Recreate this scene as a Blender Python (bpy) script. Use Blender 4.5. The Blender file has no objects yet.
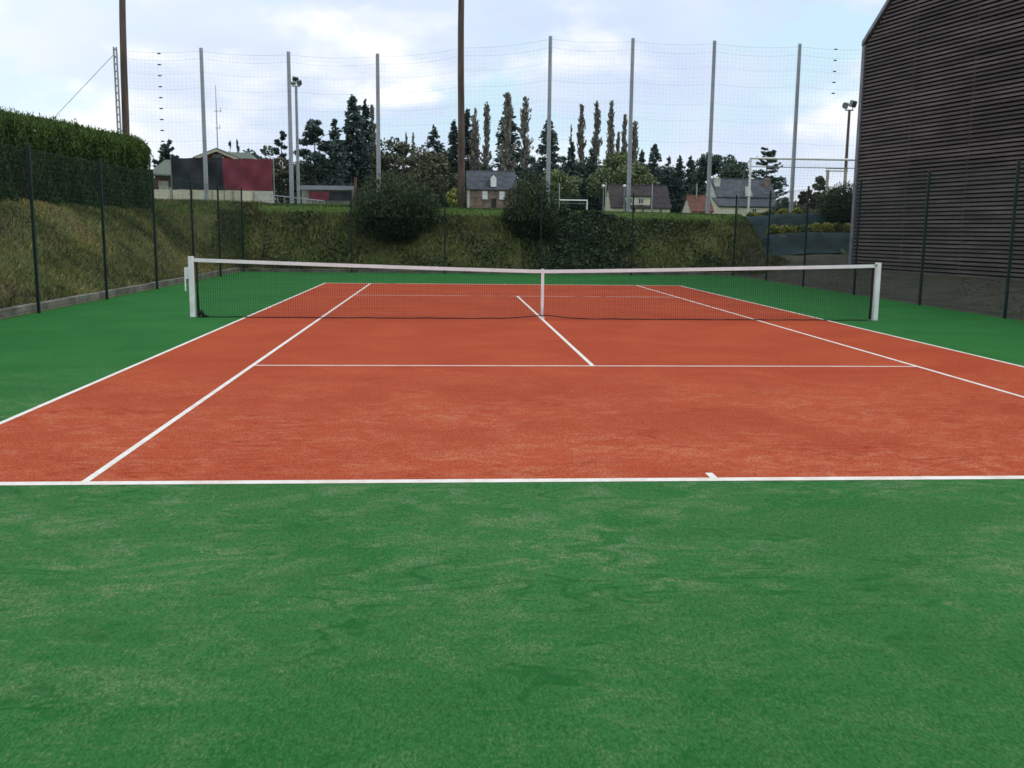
import bpy, math, random
import numpy as np
from mathutils import Matrix, Vector
random.seed(7)
rng = np.random.default_rng(11)
scene = bpy.context.scene
col = scene.collection
R = math.radians

# ------------------------------------------------------------------ camera (fitted to the court's regulation dimensions)
CAM = np.array([-1.784, -18.036, 1.614])
YAW, PITCH, ROLL, FPX = -0.06839, -0.15617, 0.01116, 969.5
_fw = np.array([-math.sin(YAW)*math.cos(PITCH), math.cos(YAW)*math.cos(PITCH), math.sin(PITCH)])
_r = np.array([math.cos(YAW), math.sin(YAW), 0.0]); _u = np.cross(_r, _fw)
_r2 = _r*math.cos(ROLL)+_u*math.sin(ROLL); _u2 = -_r*math.sin(ROLL)+_u*math.cos(ROLL)
cd = bpy.data.cameras.new('camera'); cam = bpy.data.objects.new('camera', cd); col.objects.link(cam)
cd.sensor_width = 36.0; cd.lens = 36.0*FPX/1024; cd.clip_start = 0.05; cd.clip_end = 6000
m = Matrix.Identity(4)
for i in range(3):
    m[i][0], m[i][1], m[i][2], m[i][3] = _r2[i], _u2[i], -_fw[i], CAM[i]
cam.matrix_world = m
scene.camera = cam

def at(px, py, Y):
    """survey: the point of the vertical plane y = Y sighted at photo position px, py"""
    d = _fw + _r2*(px-512)/FPX - _u2*(py-384)/FPX
    return CAM + d*((Y-CAM[1])/d[1])
def mpp(Y):                                   # metres per photo pixel at plane y = Y
    return (Y-CAM[1])/FPX

# ------------------------------------------------------------------ node helpers
def new_mat(name):
    mt = bpy.data.materials.new(name); mt.use_nodes = True
    nt = mt.node_tree; bs = nt.nodes['Principled BSDF']
    return mt, nt, bs
def N(nt, t, **kw):
    n = nt.nodes.new(t)
    for k, v in kw.items():
        if k.startswith('i_'):
            n.inputs[int(k[2:]) if k[2:].isdigit() else k[2:].replace('_', ' ')].default_value = v
        else: setattr(n, k, v)
    return n
def L(nt, a, b): nt.links.new(a, b)
def noise(nt, vec, scale, detail=3, rough=.55, dist=0):
    n = N(nt, 'ShaderNodeTexNoise'); n.inputs['Scale'].default_value = scale
    n.inputs['Detail'].default_value = detail; n.inputs['Roughness'].default_value = rough
    n.inputs['Distortion'].default_value = dist
    if vec is not None: L(nt, vec, n.inputs['Vector'])
    return n.outputs['Fac']
def ramp(nt, fac, stops):
    n = N(nt, 'ShaderNodeValToRGB'); e = n.color_ramp.elements
    while len(e) < len(stops): e.new(.5)
    for q, (p, c) in zip(e, stops):
        q.position = p; q.color = (*c, 1) if hasattr(c, '__len__') else (c, c, c, 1)
    L(nt, fac, n.inputs['Fac']); return n.outputs['Color']
def mix(nt, fac, a, b, mode='MIX'):
    n = N(nt, 'ShaderNodeMix', data_type='RGBA', blend_type=mode)
    for s, v in ((n.inputs[0], fac), (n.inputs[6], a), (n.inputs[7], b)):
        if isinstance(v, (int, float)): s.default_value = v
        elif isinstance(v, tuple): s.default_value = (*v, 1)
        else: L(nt, v, s)
    return n.outputs[2]
def math_(nt, op, a, b=None, clamp=False):
    n = N(nt, 'ShaderNodeMath', operation=op, use_clamp=clamp)
    for s, v in ((n.inputs[0], a), (n.inputs[1], b)):
        if v is None: continue
        if isinstance(v, (int, float)): s.default_value = v
        else: L(nt, v, s)
    return n.outputs[0]
def maprange(nt, v, a, b, c=0., d=1.):
    n = N(nt, 'ShaderNodeMapRange', interpolation_type='SMOOTHSTEP')
    L(nt, v, n.inputs[0]); n.inputs[1].default_value = a; n.inputs[2].default_value = b
    n.inputs[3].default_value = c; n.inputs[4].default_value = d
    return n.outputs[0]
def mapping(nt, vec, scale=(1, 1, 1), rot=(0, 0, 0), loc=(0, 0, 0)):
    n = N(nt, 'ShaderNodeMapping'); L(nt, vec, n.inputs[0])
    n.inputs['Scale'].default_value = scale; n.inputs['Rotation'].default_value = rot; n.inputs['Location'].default_value = loc
    return n.outputs[0]
def bump(nt, bs, h, strength, dist):
    n = N(nt, 'ShaderNodeBump'); n.inputs['Strength'].default_value = strength; n.inputs['Distance'].default_value = dist
    L(nt, h, n.inputs['Height']); L(nt, n.outputs[0], bs.inputs['Normal'])
def pos(nt): return N(nt, 'ShaderNodeNewGeometry').outputs['Position']

MATS = {}
def plain(name, c, rough=.6, metal=0., var=.18, scale=3., spec=.3, stretch=(1, 1, 1)):
    """weathered single-colour surface: the colour broken by soft dirt noise and a fine grain"""
    mt, nt, bs = new_mat(name)
    v = mapping(nt, N(nt, 'ShaderNodeTexCoord').outputs['Object'], stretch)
    f = noise(nt, v, scale, 5, .65); g = noise(nt, v, scale*14, 2, .5)
    lo = tuple(max(0, x*(1-var*1.6)) for x in c); hi = tuple(min(1, x*(1+var)) for x in c)
    c1 = mix(nt, maprange(nt, f, .3, .7), lo, hi)
    c2 = mix(nt, math_(nt, 'MULTIPLY', maprange(nt, g, .35, .7), .35), c1, lo)
    L(nt, c2, bs.inputs['Base Color']); bs.inputs['Roughness'].default_value = rough; bs.inputs['Metallic'].default_value = metal
    bs.inputs['Specular IOR Level'].default_value = spec
    MATS[name] = mt; return mt

M_white = plain('white_paint', (.85, .85, .83), .45, var=.08, scale=6)
M_tape = plain('white_net_tape', (.9, .9, .88), .7, var=.05, scale=4)
M_cord = plain('black_net_cord', (.014, .014, .015), .8)
M_strap = plain('white_strap_webbing', (.88, .86, .84), .7, var=.05)
M_green_post = plain('dark_green_coated_steel', (.006, .022, .019), .5, var=.2)
M_green_wire = plain('green_fence_wire', (.012, .042, .030), .55)
M_kerb = plain('concrete_kerb', (.24, .22, .18), .9, var=.35, scale=1.6)
M_galv = plain('galvanised_steel', (.36, .38, .40), .5, .35, var=.12, scale=1.5, stretch=(1, 1, .3))
M_galv_dk = plain('dull_galvanised_steel', (.26, .27, .28), .55, .3, var=.15)
M_netcord = plain('grey_net_cord', (.10, .12, .15), .8)
M_black = plain('black_fitting', (.015, .015, .016), .5)
M_wood_pole = plain('weathered_brown_pole', (.125, .088, .070), .85, var=.35, scale=2.5, stretch=(4, 4, .25))
M_slate = plain('slate_roof', (.060, .066, .078), .7, var=.3, scale=1.2)
M_stone = plain('pinkish_stone_wall', (.27, .19, .15), .9, var=.35, scale=1.0)
M_cream = plain('cream_render', (.70, .64, .48), .9, var=.1)
M_palewall = plain('pale_render', (.56, .54, .47), .9, var=.12)
M_brownroof = plain('dark_brown_tiles', (.042, .032, .031), .75, var=.3, scale=1.5)
M_redtile = plain('orange_red_tiles', (.155, .060, .042), .85, var=.3, scale=1.5)
M_greenroof = plain('green_metal_roof', (.095, .115, .082), .6, var=.15)
M_palewood = plain('pale_wood_trim', (.45, .40, .31), .7)
M_brick = plain('red_brick_wall', (.18, .075, .055), .9, var=.3)
M_glass = plain('dark_window_glass', (.03, .035, .04), .15, spec=.6)
M_bark = plain('bark', (.055, .042, .033), .9, var=.3)
M_cloth_black = plain('black_tarpaulin', (.022, .024, .032), .65, var=.25, scale=.6)
M_cloth_red = plain('red_tarpaulin', (.185, .033, .050), .75, var=.2, scale=.6)
M_geocloth = plain('blue_green_ground_cloth', (.012, .028, .033), .85, var=.45, scale=1.2)
M_carpaint = plain('dark_red_car_paint', (.16, .02, .02), .3, var=.1, spec=.5)
M_rubber = plain('black_rubber', (.012, .012, .012), .8)
M_lamp = plain('lamp_glass_white', (.75, .75, .7), .3)
M_louvre = plain('weathered_dark_timber_slats', (.112, .092, .088), .8, var=.32, scale=.9, stretch=(1, .25, 3))
nt = M_louvre.node_tree; bs = nt.nodes['Principled BSDF']; src = bs.inputs['Base Color'].links[0].from_socket
isl = N(nt, 'ShaderNodeNewGeometry').outputs['Random Per Island']
big = noise(nt, mapping(nt, pos(nt), (.5, .5, .25)), 1.2, 4, .6)
t_ = mix(nt, 1., src, ramp(nt, isl, [(0., (.90, .86, .88)), (.5, (.99, .96, .97)), (1., (1.08, 1.02, 1.0))]), 'MULTIPLY')
t_ = mix(nt, 1., t_, ramp(nt, big, [(.3, (.78, .74, .76)), (.7, (1.15, 1.12, 1.08))]), 'MULTIPLY')
L(nt, t_, bs.inputs['Base Color'])
M_louvre_back = plain('black_backing_board', (.013, .011, .012), .9)
M_batten = plain('dark_timber_batten', (.045, .041, .042), .85)
M_trim = plain('grey_metal_trim', (.21, .21, .23), .5, .2)

def leaf_mat(name):
    mt, nt, bs = new_mat(name)
    a = N(nt, 'ShaderNodeAttribute', attribute_name='tone')
    g = noise(nt, pos(nt), 9, 2)
    c = mix(nt, 1.0, a.outputs['Color'], ramp(nt, g, [(.3, .72), (.7, 1.0)]), 'MULTIPLY')
    L(nt, c, bs.inputs['Base Color']); bs.inputs['Roughness'].default_value = .65
    bs.inputs['Specular IOR Level'].default_value = .18
    return mt
M_leaf = leaf_mat('leaf_surface'); M_blade = leaf_mat('grass_blade')

# ------------------------------------------------------------------ mesh helpers
def tag(o, label=None, cat=None, group=None, kind=None):
    for k, v in (('label', label), ('category', cat), ('group', group), ('kind', kind)):
        if v: o[k] = v
    return o
def empty(name, loc, rz=0.):
    o = bpy.data.objects.new(name, None); col.objects.link(o)
    o.location = loc; o.rotation_euler = (0, 0, rz); o.empty_display_size = .2
    return o
class MB:
    def __init__(s): s.v = []; s.f = []; s.n = 0; s.mi = []
    def add(s, v, f, mi=0):
        v = np.asarray(v, float).reshape(-1, 3); s.v.append(v)
        for q in f: s.f.append([i+s.n for i in q]); s.mi.append(mi)
        s.n += len(v); return s
    def box(s, c, d, rz=0., mi=0, rx=0., ry=0.):
        x, y, z = (np.array(d)/2.)
        v = np.array([(-x,-y,-z),(x,-y,-z),(x,y,-z),(-x,y,-z),(-x,-y,z),(x,-y,z),(x,y,z),(-x,y,z)])
        if rx: v = v @ np.array([[1,0,0],[0,math.cos(rx),math.sin(rx)],[0,-math.sin(rx),math.cos(rx)]])
        if ry: v = v @ np.array([[math.cos(ry),0,-math.sin(ry)],[0,1,0],[math.sin(ry),0,math.cos(ry)]])
        if rz: v = v @ np.array([[math.cos(rz),math.sin(rz),0],[-math.sin(rz),math.cos(rz),0],[0,0,1]])
        return s.add(v+np.array(c), [(0,3,2,1),(4,5,6,7),(0,1,5,4),(1,2,6,5),(2,3,7,6),(3,0,4,7)], mi)
    def tube(s, pts, rad, n=8, cap=True, mi=0):
        pts = np.asarray(pts, float); k = len(pts); rad = np.ones(k)*rad if np.isscalar(rad) else np.asarray(rad)
        V = []
        for i in range(k):
            t = pts[min(i+1, k-1)]-pts[max(i-1, 0)]; t /= np.linalg.norm(t)+1e-9
            a = np.cross(t, (0, 0, 1.)) if abs(t[2]) < .95 else np.cross(t, (1., 0, 0))
            a /= np.linalg.norm(a); b = np.cross(t, a)
            for j in range(n):
                th = 2*math.pi*(j+.5)/n
                V.append(pts[i]+rad[i]*(a*math.cos(th)+b*math.sin(th)))
        F = [(i*n+j, i*n+(j+1) % n, (i+1)*n+(j+1) % n, (i+1)*n+j) for i in range(k-1) for j in range(n)]
        if cap: F += [tuple(range(n-1, -1, -1)), tuple((k-1)*n+j for j in range(n))]
        return s.add(V, F, mi)
    def prism(s, poly, d, mi=0):
        """poly: planar loop of 3-D points, extruded by vector d"""
        p = np.asarray(poly, float); n = len(p)
        return s.add(np.vstack([p, p+np.array(d)]), [tuple(range(n-1, -1, -1)), tuple(range(n, 2*n))] +
                     [(i, (i+1) % n, n+(i+1) % n, n+i) for i in range(n)], mi)
    def build(s, name, mats, parent=None, bevel=0., smooth=False, loc=None):
        me = bpy.data.meshes.new(name); me.from_pydata(np.vstack(s.v).tolist(), [], s.f)
        for q in (mats if isinstance(mats, (list, tuple)) else [mats]): me.materials.append(q)
        me.polygons.foreach_set('material_index', s.mi)
        if smooth: me.polygons.foreach_set('use_smooth', [True]*len(me.polygons))
        me.update(); o = bpy.data.objects.new(name, me); col.objects.link(o)
        if parent: o.parent = parent
        if loc is not None: o.location = loc
        if bevel:
            b = o.modifiers.new('bevel', 'BEVEL'); b.width = bevel; b.segments = 2; b.limit_method = 'ANGLE'
        return o
def np_mesh(name, V, Q, mat, parent=None, tone=None, smooth=False):
    V = np.ascontiguousarray(V, np.float32).reshape(-1, 3); Q = np.ascontiguousarray(Q, np.int32); k = Q.shape[1]
    me = bpy.data.meshes.new(name)
    me.vertices.add(len(V)); me.vertices.foreach_set('co', V.ravel())
    me.loops.add(Q.size); me.loops.foreach_set('vertex_index', Q.ravel())
    me.polygons.add(len(Q)); me.polygons.foreach_set('loop_start', np.arange(0, Q.size, k, dtype=np.int32))
    if smooth: me.polygons.foreach_set('use_smooth', np.ones(len(Q), bool))
    me.update(calc_edges=True)
    if tone is not None:
        a = me.color_attributes.new('tone', 'FLOAT_COLOR', 'POINT')
        a.data.foreach_set('color', np.hstack([tone, np.ones((len(tone), 1))]).astype(np.float32).ravel())
    me.materials.append(mat)
    o = bpy.data.objects.new(name, me); col.objects.link(o)
    if parent: o.parent = parent
    return o
def wires(A, B, r):
    """square-section straight wires from A[i] to B[i], as numpy quads"""
    A = np.asarray(A, float); B = np.asarray(B, float); n = len(A)
    t = B-A; t /= np.linalg.norm(t, axis=1)[:, None]
    ref = np.where(np.abs(t[:, 2:3]) > .8, np.array([[1., 0, 0]]), np.array([[0, 0, 1.]]))
    a = np.cross(t, ref); a /= np.linalg.norm(a, axis=1)[:, None]; b = np.cross(t, a)
    r = np.ones(n)*r if np.isscalar(r) else r
    offs = [a+b, a-b, -a-b, -a+b]
    V = np.stack([A+o*r[:, None]*.707 for o in offs]+[B+o*r[:, None]*.707 for o in offs], 1).reshape(-1, 3)
    base = (np.arange(n)*8)[:, None]
    Q = np.concatenate([base+np.array([[i, (i+1) % 4, 4+(i+1) % 4, 4+i]]) for i in range(4)])
    return V, Q
def cat_wires(parts):
    Vs, Qs, n = [], [], 0
    for V, Q in parts: Vs.append(V); Qs.append(Q+n); n += len(V)
    return np.vstack(Vs), np.vstack(Qs)

def leaf_quads(P, size, rs, dirs=None, aspect=1.6, flat=0.):
    """one leaf-clump quad per point; dirs optional long-axis directions"""
    n = len(P)
    a = rs.normal(size=(n, 3)) if dirs is None else dirs+rs.normal(size=(n, 3))*.35
    a /= np.linalg.norm(a, axis=1)[:, None]+1e-9
    b = rs.normal(size=(n, 3)); 
    if flat: b[:, 2] *= (1-flat)
    b -= a*(a*b).sum(1)[:, None]; b /= np.linalg.norm(b, axis=1)[:, None]+1e-9
    s = size*(.6+.8*rs.random(n)); s = s[:, None]
    l, w = a*s*aspect*.5, b*s*.5
    V = np.stack([P-l, P+w*.9-l*.1, P+l, P-w*.9+l*.1], 1).reshape(-1, 3)
    return V, np.arange(4*n).reshape(-1, 4)

def S(t): t = np.clip(t, 0, 1); return t*t*(3-2*t)

# ------------------------------------------------------------------ terrain
def H(x, y):
    x = np.asarray(x, float); y = np.asarray(y, float)
    plateau = 2.51-.011*np.clip(x, -16, 16)+.0085*np.clip(y-24, 0, 260)
    zl = .10*(x < -9.55)+2.2*S((-9.62-x)/3.3*.93+.0)
    zb = np.where(y > 19.45, .08+(plateau-.08)*S((y-19.45)/3.9), 0)
    left = np.maximum(zl, zb)
    zr = .32*S((x-9.45)/4.4)+.50*S((y-17.2)/4.2)*S((x-9.45)/1.)+.85*S((y-21.6)/1.15)+.80*S((y-23.55)/1.1)+.0085*np.clip(y-24, 0, 260)
    w = S((x-10.75)/.75)
    z = left*(1-w)+zr*w
    return z
def axis(segs):
    out = []
    for a, b, st in segs: out += list(np.arange(a, b, st))
    return np.array(out+[segs[-1][1]])
gx = axis([(-3000,-400,650),(-400,-60,40),(-60,-20,4),(-20,-14,.6),(-14,-9,.18),(-9,9,1.5),(9,15,.25),(15,24,1),(24,60,6),(60,400,40),(400,3000,650)])
gy = axis([(-3000,-400,650),(-400,-60,40),(-60,-14,3),(-14,18,.5),(18,27,.18),(27,60,3),(60,330,15),(330,3000,300)])
GX, GY = np.meshgrid(gx, gy); GZ = H(GX, GY)
inside = (np.abs(GX) < 9.5) & (GY < 19.42) & (GY > -22)
bankm = ((GX < -9.7) & (GX > -14) & (GY < 20)) | ((GY > 19.6) & (GY < 24) & (np.abs(GX) < 15))
GZ = GZ+np.where(bankm, .05*np.sin(GX*3.1+1.3*np.sin(GY*1.7))*np.sin(GY*2.3+GX), 0)
GZ[inside] = -.06
ny, nx = GX.shape
idx = np.arange(nx*ny).reshape(ny, nx)
Q = np.stack([idx[:-1, :-1], idx[:-1, 1:], idx[1:, 1:], idx[1:, :-1]], -1).reshape(-1, 4)
gravel = S((GX-9.2)/.3)*(1-S((GY-21.3)/.5))
gravel = np.where(GX > 30, 0, gravel)
short = S((GY-21.9)/.9)*(GX < 11.5) + (GY > 26)*1.
tone = np.stack([gravel.ravel(), np.clip(short, 0, 1).ravel(), bankm.astype(float).ravel()], 1)
mt, nt, bs = new_mat('ground_surface')
p = pos(nt); at_ = N(nt, 'ShaderNodeAttribute', attribute_name='tone'); sep = N(nt, 'ShaderNodeSeparateColor'); L(nt, at_.outputs['Color'], sep.inputs[0])
n1 = noise(nt, p, .9, 6, .7); n2 = noise(nt, p, 9, 4, .7); n3 = noise(nt, p, 40, 3, .6)
gr = mix(nt, maprange(nt, n1, .38, .66), (.105, .120, .040), (.165, .148, .060))
gr = mix(nt, maprange(nt, n2, .3, .75), gr, (.075, .095, .028))
gr = mix(nt, math_(nt, 'MULTIPLY', maprange(nt, n3, .4, .7), .6), gr, (.040, .045, .018))
sh = mix(nt, maprange(nt, n2, .3, .7), (.050, .095, .018), (.085, .125, .030))
c = mix(nt, sep.outputs[1], gr, sh)
gv = mix(nt, maprange(nt, n2, .3, .7), (.046, .038, .030), (.135, .114, .088))
gv = mix(nt, maprange(nt, n1, .42, .62), gv, (.060, .064, .038))
gv = mix(nt, math_(nt, 'MULTIPLY', maprange(nt, n3, .45, .7), .7), gv, (.030, .028, .025))
c = mix(nt, sep.outputs[0], c, gv)
L(nt, c, bs.inputs['Base Color']); bs.inputs['Roughness'].default_value = .95; bs.inputs['Specular IOR Level'].default_value = .1
bump(nt, bs, math_(nt, 'ADD', n2, math_(nt, 'MULTIPLY', n3, .5)), .6, .06)
M_ground = mt
tag(np_mesh('ground', np.stack([GX.ravel(), GY.ravel(), GZ.ravel()], 1), Q, M_ground, tone=tone, smooth=True), kind='structure')

# ------------------------------------------------------------------ court surfaces
def turf(name, deep, base, dusty, streak):
    mt, nt, bs = new_mat(name)
    p = pos(nt); sx = N(nt, 'ShaderNodeSeparateXYZ'); L(nt, p, sx.inputs[0])
    y = sx.outputs[1]
    worn = maprange(nt, y, -5.0, -11.2)                    # the baseline end is worn and sandy, the far end is not
    big = noise(nt, mapping(nt, p, (.7, .8, 1), (0, 0, .3)), 1.0, 4, .6, .6)
    mid = noise(nt, mapping(nt, p, (1.1, 1.5, 1), (0, 0, .25)), 2.9, 6, .64, 1.3)
    fine = noise(nt, mapping(nt, p, (1., 1.25, 1), (0, 0, .7)), 9, 5, .7, .5)
    grain = noise(nt, mapping(nt, p, (1, .42, 1)), 105, 2, .75)
    grain2 = noise(nt, mapping(nt, p, (1, .42, 1)), 44, 3, .75)
    lanes = noise(nt, mapping(nt, p, (.05, 1.8, 1)), 1.0, 2, .5)
    # swept sand: patches where the infill shows, broken by a finer mottle
    sand = math_(nt, 'MULTIPLY', maprange(nt, mid, .42, .66), maprange(nt, big, .32, .64, .12, 1.1))
    sand = math_(nt, 'MULTIPLY', sand, maprange(nt, fine, .28, .66, .25, 1.15))
    sand = math_(nt, 'MULTIPLY', sand, worn)
    sand = math_(nt, 'MULTIPLY', sand, maprange(nt, y, -15.6, -13.0, .30, 1.))
    # short drag marks of shoes and brush: warped ridges, shown only in patches
    def marks(scale, rot, lo, hi, wd, seed):
        v = mapping(nt, p, (scale*.55, scale*1.5, 1), (0, 0, rot), (seed, seed*.7, 0))
        w = noise(nt, v, 1.0, 2, .45, 1.2)
        rid = math_(nt, 'ABSOLUTE', math_(nt, 'SUBTRACT', w, .5))
        m_ = math_(nt, 'MULTIPLY', maprange(nt, rid, wd, wd*.15), maprange(nt, noise(nt, mapping(nt, p, (1, 1, 1), (0, 0, 0), (seed*3, 0, 0)), .9, 3), lo, hi))
        return math_(nt, 'MULTIPLY', m_, maprange(nt, fine, .3, .6))
    mark = math_(nt, 'MAXIMUM', marks(1.5, .5, .50, .62, .035, 3.1), marks(2.4, -.3, .52, .62, .04, 7.7))
    mark = math_(nt, 'MULTIPLY', mark, math_(nt, 'MULTIPLY', worn, .8))
    dark = math_(nt, 'MULTIPLY', maprange(nt, noise(nt, p, 1.1, 5, .65, .5), .54, .66), math_(nt, 'MULTIPLY', worn, .7))
    c = mix(nt, maprange(nt, big, .3, .7), deep, base)
    c = mix(nt, math_(nt, 'MULTIPLY', maprange(nt, lanes, .4, .65), .16), c, deep)
    c = mix(nt, math_(nt, 'MULTIPLY', worn, .16), c, dusty)
    c = mix(nt, dark, c, deep)
    c = mix(nt, maprange(nt, y, -13.3, -15.8, 0, .5), c, tuple(v*.86 for v in deep))
    c = mix(nt, math_(nt, 'MULTIPLY', sand, .85, True), c, dusty)
    g = math_(nt, 'MULTIPLY', maprange(nt, grain, .46, .70), math_(nt, 'ADD', .20, math_(nt, 'MULTIPLY', sand, .75)))
    c = mix(nt, g, c, streak)
    c = mix(nt, math_(nt, 'MULTIPLY', maprange(nt, grain2, .54, .36), .36), c, tuple(v*.42 for v in deep))
    c = mix(nt, math_(nt, 'MULTIPLY', maprange(nt, grain, .46, .30), .45), c, tuple(v*.42 for v in deep))
    c = mix(nt, mark, c, tuple(v*.75 for v in deep))
    L(nt, c, bs.inputs['Base Color']); bs.inputs['Roughness'].default_value = .95; bs.inputs['Specular IOR Level'].default_value = .06
    bump(nt, bs, math_(nt, 'ADD', math_(nt, 'MULTIPLY', grain, .7), grain2), .35, .008)
    return mt
M_greenturf = turf('green_artificial_turf', (.014, .117, .023), (.023, .147, .031), (.100, .172, .072), (.23, .265, .145))
M_redturf = turf('brick_red_artificial_turf', (.355, .050, .019), (.425, .070, .027), (.465, .115, .055), (.56, .25, .145))
def sheet(name, x0, x1, y0, y1, z, mat, kind='structure', rag=0):
    V = [(x0, y0, z), (x1, y0, z), (x1, y1, z), (x0, y1, z)]
    return tag(np_mesh(name, V, [[0, 1, 2, 3]], mat), kind=kind)
sheet('green_surround', -9.52, 9.42, -24, 19.4, 0, M_greenturf)
sheet('red_court', -5.485, 5.485, -11.92, 11.885, .0014, M_redturf)
mt, nt, bs = new_mat('white_line_turf')
p = pos(nt); g = noise(nt, p, 90, 2); b2 = noise(nt, p, 5, 6, .7)
c = mix(nt, math_(nt, 'MULTIPLY', maprange(nt, b2, .40, .66), .55), (.76, .71, .65), (.56, .43, .34))
c = mix(nt, math_(nt, 'MULTIPLY', maprange(nt, g, .5, .75), .3), c, (.52, .45, .38))
L(nt, c, bs.inputs['Base Color']); bs.inputs['Roughness'].default_value = .9
mb = MB()
def line(x0, x1, y0, y1): mb.add([(x0,y0,.0028),(x1,y0,.0028),(x1,y1,.0028),(x0,y1,.0028)], [(0,1,2,3)])
D, SG, B = 5.485, 4.115, 11.885
line(-D, D, -B-.035, -B+.05); line(-D, D, B-.085, B)
for s in (-1, 1):
    a, b_ = sorted((s*D, s*(D-.05))); line(a, b_, -B+.05, B-.085)
    a, b_ = sorted((s*SG, s*(SG-.05))); line(a, b_, -B+.05, B-.085)
for s in (-1, 1):
    line(-SG+.05, SG-.05, s*6.40-.025, s*6.40+.025)
line(-.025, .025, -6.375, 6.375)
line(-.025, .025, -B+.05, -B+.18); line(-.025, .025, B-.20, B-.085)
tag(mb.build('court_lines', mt), kind='structure')

# concrete kerbs
mb = MB()
yy = np.arange(-13, 19.4, 1.0)
for k, y0 in enumerate(yy):
    y1 = min(y0+.992, 19.36); mb.box((-9.60, (y0+y1)/2, .05+.004*math.sin(k*2.1)), (.15, y1-y0, .22))
for k, x0 in enumerate(np.arange(-9.5, 9.3, 1.0)):
    mb.box((x0+.496, 19.47, .02+.004*math.sin(k*1.7)), (.992, .10, .18))
tag(mb.build('kerb', M_kerb, bevel=.012), kind='structure')

# ------------------------------------------------------------------ tennis net
def fence_panel_wires(p0, p1, z0, z1, dv, dh, r, zf=None):
    p0 = np.array(p0, float); p1 = np.array(p1, float); Ln = np.linalg.norm(p1-p0)
    nv = int(Ln/dv); t = (np.arange(nv)+.5)/nv
    A = np.stack([p0[0]+(p1[0]-p0[0])*t, p0[1]+(p1[1]-p0[1])*t, np.full(nv, z0)], 1); Bv = A.copy(); Bv[:, 2] = z1
    hz = np.arange(z0, z1+.001, dh)
    A2 = np.stack([np.full(len(hz), p0[0]), np.full(len(hz), p0[1]), hz], 1); B2 = np.stack([np.full(len(hz), p1[0]), np.full(len(hz), p1[1]), hz], 1)
    return cat_wires([wires(A, Bv, r), wires(A2, B2, r)])
netroot = empty('tennis_net', (0, 0, 0))
tag(netroot, 'black tennis net with white tape and white posts strung across the red court', 'tennis net')
def top_z(x): a = abs(x)/6.4; return .914+(1.07-.914)*a**1.15
XN = 6.32
xs = np.linspace(-XN, XN, 300)
bot = .012+.055*np.exp(-(xs/.45)**2)+.003*np.sin(xs*5.3)+.003*np.sin(xs*11)
sway = .16*np.exp(-((np.abs(xs)-3)/3.)**2)             # slack net bellies a little along the bottom
tz = np.array([top_z(x) for x in xs])-.055
parts = [wires(np.stack([xs, -sway*.5, bot], 1), np.stack([xs, 0*xs, tz], 1), .0023)]
for k in range(1, 23):
    f = k/23; z = bot*(1-f)+tz*f; yv = -sway*.5*(1-f)
    P = np.stack([xs, yv, z], 1)
    parts.append(wires(P[:-1:6], P[6::6] if len(P[6::6]) == len(P[:-1:6]) else np.vstack([P[6::6], P[-1:]]), .0016))
V, Qd = cat_wires(parts); np_mesh('mesh', V, Qd, M_cord, netroot)
# dark doubled band right under the tape
xs2 = np.linspace(-XN, XN, 600); t2 = np.array([top_z(x) for x in xs2])-.05
V, Qd = wires(np.stack([xs2, 0*xs2+.004, t2-.085], 1), np.stack([xs2, 0*xs2+.004, t2], 1), .0016); np_mesh('double_mesh_band', V, Qd, M_cord, netroot)
mb = MB()
tp = np.linspace(-6.34, 6.34, 61)
for i in range(60):
    a, b_ = tp[i], tp[i+1]; za, zb_ = top_z(a), top_z(b_)
    w = .062
    mb.add([(a,-.012,za-w),(b_,-.012,zb_-w),(b_,-.014,zb_),(a,-.014,za),(a,.012,za-w),(b_,.012,zb_-w),(b_,.014,zb_),(a,.014,za)],
           [(0,1,2,3),(5,4,7,6),(3,2,6,7),(4,5,1,0)])
mb.build('tape', M_tape, netroot)
mb = MB(); mb.tube(np.stack([xs[::3], -sway[::3]*.5, bot[::3]], 1), .009, 6); mb.build('bottom_cord', M_cord, netroot)
for s in (-1, 1):
    mb = MB(); mb.tube([(s*6.30, .0, .03), (s*6.305, .0, .5), (s*6.30, 0, 1.0)], [.028, .016, .014], 6); mb.build('lacing', M_cord, netroot)
mb = MB(); mb.tube([(-6.30, 0, .05), (-6.24, -.03, .10), (-6.20, -.02, .03), (-6.12, -.02, .02)], [.04, .05, .03, .015], 7)
mb.build('gathered_net_end', M_cord, netroot)
mb = MB(); mb.box((0, -.006, .48), (.052, .040, .90)); mb.box((0, 0, .014), (.09, .06, .028)); mb.build('centre_strap', M_strap, netroot)
for s in (-1, 1):
    mb = MB(); mb.box((s*6.40, 0, .545), (.088, .088, 1.09)); mb.box((s*6.40, 0, 1.095), (.092, .092, .012))
    post = mb.build('post', M_white, netroot, bevel=.014)
    mb = MB(); mb.box((s*6.40, 0, .008), (.11, .11, .016)); mb.build('base_plate', M_galv, post)
    if s < 0:
        mb = MB(); mb.box((-6.475, 0, .80), (.06, .06, .20)); mb.tube([(-6.51, -.02, .89), (-6.51, -.02, .48)], .014, 8); mb.box((-6.49, -.01, .89), (.05, .05, .03))
        mb.build('winder', M_white, post)
    else:
        mb = MB(); mb.box((6.345, -.02, 1.06), (.05, .05, .03)); mb.build('pulley', M_galv, post)

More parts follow.
